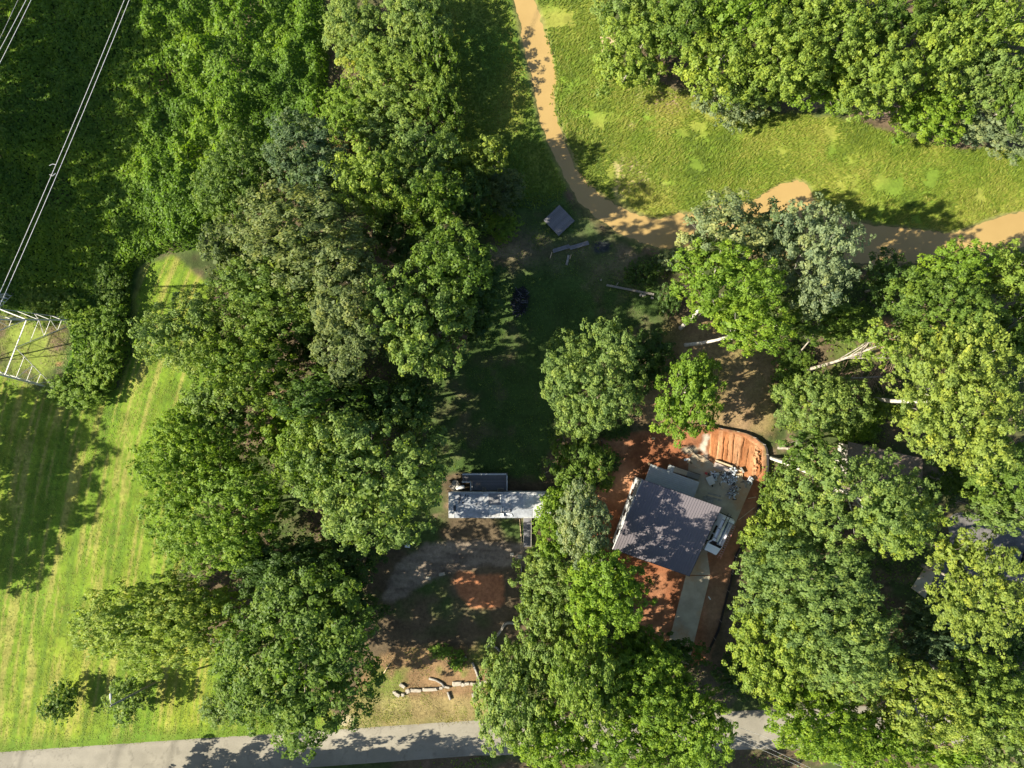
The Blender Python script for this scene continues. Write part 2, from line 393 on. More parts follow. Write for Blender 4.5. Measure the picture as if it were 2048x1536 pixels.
    # bare soil below the tower and in the thicket
    for (cx, cy, rx, ry, c) in ((60, 690, 75, 75, (0.19, 0.24, 0.04)), (118, 728, 7, 5, (0.34, 0.20, 0.09)), (245, 345, 12, 10, (0.25, 0.14, 0.09)), (1335, 205, 50, 28, (0.24, 0.16, 0.12)),
                                (1500, 178, 30, 16, (0.27, 0.19, 0.14)), (1620, 200, 50, 22, (0.23, 0.16, 0.12)), (1760, 220, 60, 24, (0.27, 0.19, 0.15)), (575, 800, 45, 22, (0.30, 0.18, 0.11)),
                                (1760, 665, 40, 40, (0.30, 0.18, 0.10)), (1700, 720, 50, 50, (0.10, 0.13, 0.03)), (1770, 815, 50, 30, (0.16, 0.22, 0.03)), (1010, 505, 40, 18, (0.22, 0.18, 0.10)),
                                (1380, 1390, 100, 60, (0.14, 0.11, 0.07)), (1480, 1260, 40, 120, (0.15, 0.11, 0.075)), (690, 1440, 22, 16, (0.55, 0.46, 0.30)), (1700, 1060, 50, 30, (0.15, 0.09, 0.06))):
        q = np.hypot((px - cx) / rx, (py - cy) / ry) + (n2 - .5) * 1.1
        col = lerp(col, colr(c), np.clip((1 - q) * 2.2, 0, 0.9))
    # the creek bed
    sdk = sdn(px, py, CREEK, 5, 50, 10)
    mud = wgt(sdk - 4, 7)
    col = lerp(col, lerp(colr((0.25, 0.18, 0.09)), colr((0.13, 0.15, 0.035)), n2), mud * 0.9)
    Z = np.where(sdk < 10, Z * np.clip(sdk / 10, 0, 1), Z) - 0.30 * np.clip((7 - sdk) / 12, 0, 1) ** 1.5
    # flat building plots and road
    for (x0, x1, y0, y1) in ((890, 1110, 940, 1100), (1195, 1520, 885, 1170), (1300, 1430, 1100, 1350), (1660, 1880, 860, 1010), (1080, 1190, 400, 515)):
        q = np.maximum(np.maximum(x0 - px, px - x1), np.maximum(y0 - py, py - y1)); k = np.clip(1 - q / 25, 0, 1) * np.clip((sdk - 2) / 8, 0, 1)
        padk = wgt(sp, 4)
        Z = Z * (1 - k * (1 - padk))
    k = np.clip(1 - np.abs(py - (1538 - 0.066 * px) - 8 * np.clip((px - 950) / 500, 0, 1)) / 60, 0, 1); Z = Z * (1 - np.clip(k * 3, 0, 1))
    fade = np.clip((71.5 - np.abs(X)) / 3, 0, 1) * np.clip((54.5 - np.abs(Y)) / 3, 0, 1); Z = Z * fade
    lit = np.where(zone == 5, 0.66, 0.84); lit = np.where(zone == 2, 0.86, lit); lit = np.where(zone == 1, 0.76, lit)
    lit = np.where(poly_sd(px, py, DRY) < 8, 0.68, lit); lit = np.where(poly_sd(px, py, DRYFRONT) < 8, 0.66, lit)
    return col * lit[..., None], Z, zone, sdk

GS = 0.25
xs = np.arange(-72, 72 + 1e-6, GS); ys = np.arange(-55, 55 + 1e-6, GS)
GX, GY = np.meshgrid(xs, ys)
gcol, GZ, gzone, gsdk = ground_fields(GX, GY)
nx, ny = len(xs), len(ys)
VV = np.stack([GX, GY, GZ], -1).reshape(-1, 3); CC = gcol.reshape(-1, 3)
ii = np.arange(nx * ny).reshape(ny, nx)
FF = np.stack([ii[:-1, :-1], ii[:-1, 1:], ii[1:, 1:], ii[1:, :-1]], -1).reshape(-1, 4)
FZ = gzone[:-1, :-1].reshape(-1)
def sub_ground(name, zone, mat):
    f = FF[FZ == zone]; used, inv = np.unique(f.ravel(), return_inverse=True)
    me = np_mesh(name, VV[used], inv.reshape(-1, 4), mat, col=CC[used], smooth_shade=True)
    return tag(link(name, me), kind='structure')
sub_ground('ground', 0, M['ground']); sub_ground('field', 1, M['field']); sub_ground('meadow', 2, M['field'])
sub_ground('lawn', 3, M['ground']); sub_ground('yard_ground', 4, M['ground']); sub_ground('clay_ground', 5, M['clay'])
# the land beyond
ring = []; rc = []
x0, x1, y0, y1, B = -72, 72, -55, 55, 700
rv = np.array([(-B, -B, 0), (B, -B, 0), (B, B, 0), (-B, B, 0), (x0, y0, 0), (x1, y0, 0), (x1, y1, 0), (x0, y1, 0)], float)
rf = np.array([(0, 1, 5, 4), (1, 2, 6, 5), (2, 3, 7, 6), (3, 0, 4, 7)])
tag(link('terrain', np_mesh('terrain', rv, rf, M['ground'], col=np.tile((0.07, 0.085, 0.03), (8, 1)))), kind='structure')

# the orange pad, raked in furrows, as a fine sheet
def clay_pad():
    g = 0.07; P = np.array([W(*p).xy for p in PAD]); x0, y0 = P.min(0) - .6; x1, y1 = P.max(0) + .6
    X, Y = np.meshgrid(np.arange(x0, x1, g), np.arange(y0, y1, g)); px = X / S0 + 1024; py = 768 - Y / S0
    sd = poly_sd(px, py, PAD) + 3 * (fbm(X, Y, 1.1, 300, 3) - .5) * 2; b = np.clip(0.5 - sd / 9, 0, 1)
    wig = 2.2 * (fbm(X, Y, 1.2, 301, 3) - .5); u = (px + 0.10 * (py - 900) + wig)
    fine = fbm(u * S0, py * S0 * 0.10, 0.20, 302, 3); clod = fbm(X, Y, 0.30, 303, 4); rut = fbm(u * S0, py * S0 * 0.05, 0.8, 304, 2)
    line = np.zeros_like(X)
    for lx, wd, ya, yb in ((1447, .8, 872, 930), (1466, .9, 866, 936), (1486, 1.0, 872, 925), (1483, .7, 890, 930), (1456, .5, 880, 920), (1434, .5, 880, 915), (1476, .5, 900, 936), (1496, .5, 890, 940)):
        line = np.maximum(line, np.exp(-((u + 3.5 * (fbm(X * 0 + lx, Y, .9, 305, 3) - .5) - lx) / wd) ** 2) * np.clip((py - ya) / 6, 0, 1) * np.clip((yb - py) / 6, 0, 1) * np.clip(fbm(X, Y, .9, 306, 2) * 2.2 - .25, 0, 1))
    rim = np.exp(-((px - 1515 + 6 * (clod - .5)) / 6) ** 2) * np.clip((py - 890) / 10, 0, 1) * np.clip((952 - py) / 12, 0, 1)
    Z = -0.10 + 0.14 * b + b * (0.05 * (fine - .5) + 0.06 * (clod - .5) - 0.16 * line) + rim * (clod - 0.42) * 1.3 * b
    lo, mi, hi = (np.array(c) for c in ((0.235, 0.092, 0.036), (0.31, 0.135, 0.056), (0.40, 0.225, 0.120)))
    t = np.clip((0.5 * fine + 0.3 * rut + 0.2 * clod - .5) * 3.5 + .5, 0, 1)[..., None]
    col = lo * (1 - t) + mi * t; k = np.clip((rut - .5) * 4, 0, 1)[..., None] * .8; col = col * (1 - k) + hi * k
    col = col * (1 - (line * .65)[..., None]) * (1 - (rim * np.clip(.75 - clod, 0, 1) * .9)[..., None])
    keep = b > 0.02; n_, m_ = X.shape; ii = np.arange(n_ * m_).reshape(n_, m_)
    f = np.stack([ii[:-1, :-1], ii[:-1, 1:], ii[1:, 1:], ii[1:, :-1]], -1).reshape(-1, 4); f = f[keep.reshape(-1)[f].all(1)]
    used, inv = np.unique(f.ravel(), return_inverse=True)
    me = np_mesh('clay_pad', np.stack([X, Y, Z], -1).reshape(-1, 3)[used], inv.reshape(-1, 4), M['pad'], col=col.reshape(-1, 3)[used], smooth_shade=True)
    tag(link('clay_pad', me), kind='structure')
clay_pad()
# creek water: one sheet a little below the banks
m, nt, b = new_mat('muddy_water')
v = mcoord(nt); f = mnoise(nt, 0.12, 5, v)
nt.links.new(mramp(nt, f, [(0.3, (0.262, 0.176, 0.064)), (0.7, (0.312, 0.214, 0.082))]), b.inputs['Base Color'])
b.inputs['Roughness'].default_value = 0.22; b.inputs['Specular IOR Level'].default_value = 0.35
mbump(nt, mnoise(nt, 2.5, 3, v), b, 0.06, 0.03)
k = gsdk.reshape(-1) < 10
fm = k[FF].all(1); f = FF[fm]; used, inv = np.unique(f.ravel(), return_inverse=True)
wv = VV[used].copy(); wv[:, 2] = -0.125
tag(link('creek_water', np_mesh('creek_water', wv, inv.reshape(-1, 4), m, smooth_shade=True)), kind='structure')

# road: a cambered sheet with darker diagonal bands and worn edges
def road():
    top = [(-160, 1514), (0, 1503), (480, 1471), (950, 1440), (1450, 1422), (1700, 1412), (2200, 1395)]
    bot = [(-160, 1590), (0, 1580), (480, 1546), (950, 1512), (1450, 1502), (1700, 1494), (2200, 1478)]
    n, mm = 900, 30
    pxs = np.linspace(-160, 2200, n); t = np.interp(pxs, *zip(*top)); bt = np.interp(pxs, *zip(*bot))
    T = np.linspace(0, 1, mm)
    PX = np.repeat(pxs[:, None], mm, 1); PY = t[:, None] * (1 - T) + bt[:, None] * T
    wob = 2.2 * (fbm(PX, PY * 0, 16, 60, 3) - .5)
    PY = PY + np.where(T == 0, 1, 0) * wob
    X = (PX - 1024) * S0; Y = (768 - PY) * S0; Z = 0.03 + 0.05 * (1 - (2 * T - 1) ** 2) + 0 * X
    Z[:, 0] = -0.02; Z[:, -1] = -0.02
    col = np.tile(np.array((0.205, 0.186, 0.146)), (n, mm, 1))
    lane = fbm(Y * 1.0, X * 0.03, 0.7, 61, 3); col *= (0.92 + 0.16 * lane)[..., None]
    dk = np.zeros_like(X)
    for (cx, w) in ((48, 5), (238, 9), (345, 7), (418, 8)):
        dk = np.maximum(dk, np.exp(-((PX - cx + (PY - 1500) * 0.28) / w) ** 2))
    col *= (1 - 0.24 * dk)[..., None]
    crk = np.abs(fbm(X, Y, 2.6, 62, 4) - .5); col *= (1 - 0.22 * np.exp(-(crk / .012) ** 2))[..., None]
    pat = np.clip((fbm(X, Y, 4.5, 63, 2) - .60) * 14, 0, 1); col *= (1 - .13 * pat)[..., None]
    ed = np.exp(-T / .06) + np.exp(-(1 - T) / .06); col = col * (1 - .25 * ed * fbm(X, Y, .7, 64, 2))[..., None]
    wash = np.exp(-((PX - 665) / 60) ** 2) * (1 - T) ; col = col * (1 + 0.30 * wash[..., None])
    jj = np.arange(n * mm).reshape(n, mm)
    f = np.stack([jj[:-1, :-1], jj[:-1, 1:], jj[1:, 1:], jj[1:, :-1]], -1).reshape(-1, 4)[:, ::-1]
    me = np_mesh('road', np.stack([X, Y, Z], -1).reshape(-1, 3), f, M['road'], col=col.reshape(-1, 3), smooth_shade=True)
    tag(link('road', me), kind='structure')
road()

def slab(name, polys, z0, z1, mat, kind='structure'):
    mb = MB()
    for p in polys: mb.prism([(W(a, b).x, W(a, b).y) for a, b in p], z0, z1)
    return tag(mb.build(name, mat), kind=kind)
# concrete of the building plot: patio, apron and drive are separate pours
slab('patio', [[(1378, 918), (1387, 905), (1404, 911), (1430, 930), (1504, 968), (1468, 1052), (1440, 1036), (1400, 1012), (1372, 980)]], -0.1, 0.10, M['concrete'])
slab('driveway_apron', [[(1468.5, 1053.5), (1440.5, 1037.5), (1400, 1030), (1372, 1149), (1420, 1150), (1414, 1106)]], -0.1, 0.095, M['concrete'])
slab('driveway', [[(1371.5, 1151), (1419.8, 1152), (1376, 1332), (1332, 1304)]], -0.1, 0.09, M['concrete'])
M['gravel'] = surf('gravel_drive', (0.11, 0.103, 0.096), 0.95, 0.3, 3, bump=0.6, second=(0.08, 0.075, 0.07))
slab('gravel_driveway', [smooth([(1890, 1035), (1930, 1020), (1990, 1040), (2110, 1060), (2120, 1190), (1990, 1150), (1960, 1180), (1890, 1190), (1850, 1150), (1905, 1090)], 2)], -0.1, 0.03, M['gravel'])
slab('concrete_path', [[(1822, 1176), (1860, 1118), (1882, 1118), (1850, 1196), (1836, 1186)]], -0.1, 0.06, M['concrete'])

# ------------------------------------------------------------------ foliage
def leaves(Pc, N, rng, L, Wd, fold=0.18):
    """folded diamond leaves at points Pc with normals N"""
    n = len(Pc)
    r = rng.normal(size=(n, 3)); T = np.cross(N, r); T /= np.linalg.norm(T, axis=1, keepdims=True) + 1e-9
    Bv = np.cross(N, T)
    L = np.broadcast_to(L, (n,)); Wd = np.broadcast_to(Wd, (n,))
    l = (L * rng.uniform(0.65, 1.3, n))[:, None]; w = (Wd * rng.uniform(0.65, 1.3, n))[:, None]
    fo = N * (w * fold)
    V = np.empty((n, 4, 3), np.float32)
    V[:, 0] = Pc - T * l * 0.5; V[:, 1] = Pc + Bv * w * 0.5 + fo; V[:, 2] = Pc + T * l * 0.5 - N * l * 0.1; V[:, 3] = Pc - Bv * w * 0.5 + fo
    return V.reshape(-1, 3), np.arange(n * 4, dtype=np.int32).reshape(-1, 4)

def unit(v): return v / (np.linalg.norm(v, axis=1, keepdims=True) + 1e-9)
def crown_points(rng, a, b, c, rot, clump, leaf, dens, nl, gap=0.12, upright=0.0, elong=1.2):
    """limbs end in lobes, lobes carry boughs, boughs carry leaf tufts"""
    ca, sa = math.cos(rot), math.sin(rot)
    a, b = a * 0.96, b * 0.96
    q = min(a, b) * 0.75 + 0.25 * max(a, b)
    lob = [(rng.uniform(-.12, .12) * a, rng.uniform(-.12, .12) * b, 0.25 * c, 0.50)]
    for k in range(nl):
        th = 2 * math.pi * (k + rng.uniform(-.42, .42)) / nl; rr = rng.uniform(0.40, 0.80); lr = rng.uniform(0.26, 0.46)
        if rr + lr > 1.08: rr = 1.08 - lr
        lob.append((math.cos(th) * rr * a, math.sin(th) * rr * b, c * rng.uniform(-0.45, 0.42) * (1.1 - 0.45 * rr), lr))
    lob = np.array(lob); LC = lob[:, :3]
    LR = np.stack([lob[:, 3] * q, lob[:, 3] * q, lob[:, 3] * (0.6 * c + 0.4 * q)], 1)
    m = int(80 + 60 * a * b / clump ** 2)
    k = rng.integers(0, len(LC), m * 3); d = unit(rng.normal(size=(m * 3, 3)))
    keep = d[:, 2] > -0.35 - 0.3 * rng.random(m * 3); k = k[keep]; d = d[keep]
    ff = rng.uniform(0.80, 1.06, len(k)); far = rng.random(len(k)) < 0.22; ff = np.where(far, rng.uniform(1.05, 1.38, len(k)), ff)
    P = LC[k] + d * LR[k] * ff[:, None]; P[:, 2] += np.where(far, 0.15 * clump, 0)
    low = P[:, 2] < -0.42 * c - 0.2 * c * rng.random(len(k)); P = P[~low]; d = d[~low]; k = k[~low]; far = far[~low]
    ins = np.zeros(len(P), bool)
    for j in range(len(LC)):
        e = ((P - LC[j]) / LR[j]); ins |= ((e ** 2).sum(1) < 0.70) & (k != j)
    P = P[~ins]; d = d[~ins]; far = far[~ins]
    sel = []; mind = (clump * 1.22) ** 2
    for i in range(len(P)):
        if not sel or ((P[sel] - P[i]) ** 2).sum(1).min() > mind: sel.append(i)
    P = P[sel]; d = d[sel]; far = far[sel]
    g = rng.random(len(P)) > gap; P = P[g]; d = d[g]; far = far[g]
    cr = clump * rng.uniform(0.62, 1.22, len(P)) * np.where(far, 0.72, 1.0)
    # tufts on the boughs
    tr_ = clump * 0.42
    nt = np.maximum(3, (8.0 * (cr / clump) ** 2).astype(int)); tid = np.repeat(np.arange(len(P)), nt); T = len(tid)
    td = unit(unit(rng.normal(size=(T, 3))) + d[tid] * 0.75 + np.array((0, 0, 0.30)))
    br_ = unit(P - np.array((0, 0, -0.75 * c)) + rng.normal(size=P.shape) * 0.25 * clump)
    TP = P[tid] + td * cr[tid][:, None] * rng.uniform(0.55, 1.12, (T, 1)) * np.array((1, 1, 0.72 + upright)) / elong ** 0.6
    TP = TP + br_[tid] * (cr[tid] * rng.uniform(-1.0, 1.0, T) * (elong - 1.0) * 1.25)[:, None]
    trad = tr_ * rng.uniform(0.7, 1.3, T)
    cnt = np.maximum(4, (dens * 7.2 * trad ** 2 / (leaf * leaf * 0.36)).astype(int))
    ids = np.repeat(np.arange(T), cnt); n = len(ids)
    dd = unit(unit(rng.normal(size=(n, 3))) + td[ids] * 0.6 + np.array((0, 0, 0.25)))
    pos = TP[ids] + dd * (trad[ids] * rng.uniform(0.5, 1.1, n))[:, None] * np.array((1, 1, 0.75))
    nor = dd * 0.45 + td[ids] * 0.35 + rng.normal(size=(n, 3)) * 0.30 + np.array((0, 0, 0.42)); nor = unit(nor)
    ct = rng.normal(0.48, 0.12, len(P)); tt = rng.normal(0, 0.08, T)
    tint = np.clip(ct[tid[ids]] + tt[ids] + rng.normal(0, 0.12, n), 0, 1)
    # hidden oversized inner leaves: fill the hollow and block light for denser shadows
    fi = int(n * 0.16); kk = rng.integers(0, len(LC), fi); e = unit(rng.normal(size=(fi, 3)))
    pf = LC[kk] + e * LR[kk] * rng.uniform(0.10, 0.60, (fi, 1))
    nf = unit(e + rng.normal(size=(fi, 3)) * .6 + np.array((0, 0, .5)))
    pos = np.concatenate([pos, pf]); nor = np.concatenate([nor, nf]); tint = np.concatenate([tint, np.clip(rng.normal(0.42, 0.12, fi), 0, 1)])
    Rm = np.array([[ca, -sa, 0], [sa, ca, 0], [0, 0, 1]])
    size = np.concatenate([np.ones(n), np.full(fi, 2.2)])
    return pos @ Rm.T, nor @ Rm.T, tint, P @ Rm.T, LC @ Rm.T, size

STYLE = {   # bough radius, leaf length, coverage, lobes, gap, upright, length of the boughs
    'broad': (0.95, 0.27, 0.50, 9, 0.12, 0.0, 1.45),
    'lumpy': (1.02, 0.28, 0.50, 10, 0.12, 0.05, 1.15),
    'fine': (0.80, 0.25, 0.48, 10, 0.10, 0.0, 1.35),
    'loose': (0.90, 0.27, 0.46, 10, 0.24, 0.10, 1.9),
    'spiky': (0.84, 0.26, 0.48, 11, 0.18, 0.30, 2.1),
    'bush': (0.60, 0.22, 0.46, 7, 0.10, 0.05, 1.5),
}
PROTO = {}
SIZES = (1.1, 1.7, 2.4, 3.2, 4.2, 5.4, 7.0)
def crown_proto(style, a, b, c, seed):
    """crowns of a kind and size share one mesh; odd proportions get their own"""
    q = math.sqrt(a * b); odd = max(a, b) / min(a, b) > 1.75
    if odd: key = (style, 'own', seed); ra, rb, rc_ = a, b, c
    else:
        Rr = min(SIZES, key=lambda z: abs(math.log(z / q))); nv = 2 if style in ('broad', 'fine') and Rr in (3.2, 4.2, 5.4) else 1
        key = (style, Rr, seed % nv); ra = rb = Rr; rc_ = 0.85 * Rr if style != 'bush' else 0.9 * Rr
    if key not in PROTO:
        cl, lf, de, nl, gap, upr, elo = STYLE[style]
        if min(ra, rb) < 3: cl *= 0.80
        if min(ra, rb) < 1.9: cl *= 0.8
        rng = np.random.default_rng(abs(hash((style, round(ra * 10), key[2]))) % 100000 if False else int(sum(map(ord, style)) * 100 + ra * 10 + key[2]))
        pos, nor, tint, P, LC, size = crown_points(rng, ra, rb, rc_, 0.0, cl, lf, de, nl, gap, upr, elo)
        V, F = leaves(pos, nor, rng, lf * size, lf * 0.72 * size)
        me = np_mesh('crown', V, F, PAL['mid'], tint=np.repeat(tint, 4))
        PROTO[key] = (me, V, np.repeat(tint, 4), P, LC)
    return PROTO[key] + ((a / ra, b / rb, c / rc_), odd)

def tree(row, seed, collect=None):
    (px, py, rx, ry, rot, zt, zb, pal, style, name, label) = row[:11]
    base = row[11] if len(row) > 11 else None; bark = row[12] if len(row) > 12 else 'bark_pale'
    rng = np.random.default_rng(seed)
    zc = zb + 0.5 * (zt - zb); ce = W(px, py, zc); s = sc(zc)
    a, b, c = rx * s, ry * s, (zt - zb) * 0.5
    me, V, tint, P, LC, scl, odd = crown_proto(style, a, b, c, seed)
    if odd: ang = -R(rot); scl = Vector(scl)
    elif max(a, b) / min(a, b) < 1.14: ang = rng.uniform(0, 2 * math.pi); scl = Vector(scl)
    else:
        k = rng.integers(0, 4); ang = -R(rot) + k * math.pi / 2; scl = Vector(scl) if k % 2 == 0 else Vector((scl[1], scl[0], scl[2]))
    bx = W(base[0], base[1], 0) if base else Vector((ce.x + rng.uniform(-.4, .4), ce.y + rng.uniform(-.4, .4), 0))
    top = Vector((ce.x - bx.x, ce.y - bx.y, ce.z)); off = np.array(top)
    ca, sa = math.cos(ang), math.sin(ang); Rm = np.array([[ca, -sa, 0], [sa, ca, 0], [0, 0, 1]])
    def place(q): return (q * np.array(scl)) @ Rm.T + off
    if collect is not None:
        collect.append((place(V) + np.array((bx.x, bx.y, 0)), tint)); return
    P = place(P); LC = place(LC)
    cat = 'shrub' if zb < 0.6 else 'tree'
    mb = MB(); h = top.z
    r0 = 0.05 + 0.0095 * zt if zb > 0.6 else 0.05
    bend = Vector((rng.uniform(-.4, .4), rng.uniform(-.4, .4), 0)) * (h / 14)
    def on(t): return Vector((top.x * t, top.y * t, top.z * t)) + bend * math.sin(math.pi * t)
    mb.tube([Vector((0, 0, -0.15)), on(0.03), on(0.25), on(0.5), on(0.75), on(1.0)], [r0 * 1.5, r0 * 1.15, r0, r0 * .85, r0 * .6, r0 * .3], 8)
    br = MB()
    for j in range(1, len(LC)):
        e = Vector(LC[j]); t = rng.uniform(0.45, 0.85); st = on(t)
        mid = st.lerp(e, 0.5) + Vector((0, 0, 0.08 * (e - st).length))
        br.tube([st, mid, e], [r0 * 0.42, r0 * 0.3, r0 * 0.14], 5)
        near = np.argsort(((P - LC[j]) ** 2).sum(1))[:7]
        for q in near[1::2]:
            w = Vector(P[q]); br.tube([mid.lerp(e, 0.5), w], [r0 * 0.16, 0.014], 4, False)
    root = thing(name, label, cat, (bx.x, bx.y, 0))
    bm_ = M[bark]
    mb.build('stem' if cat == 'shrub' else 'trunk', bm_, root, True)
    br.build('branches', bm_, root, True)
    o = link('crown' if cat == 'tree' else 'foliage', me, root, top)
    o.rotation_euler.z = ang; o.scale = scl
    o.material_slots[0].link = 'OBJECT'; o.material_slots[0].material = PAL[pal]
    return root
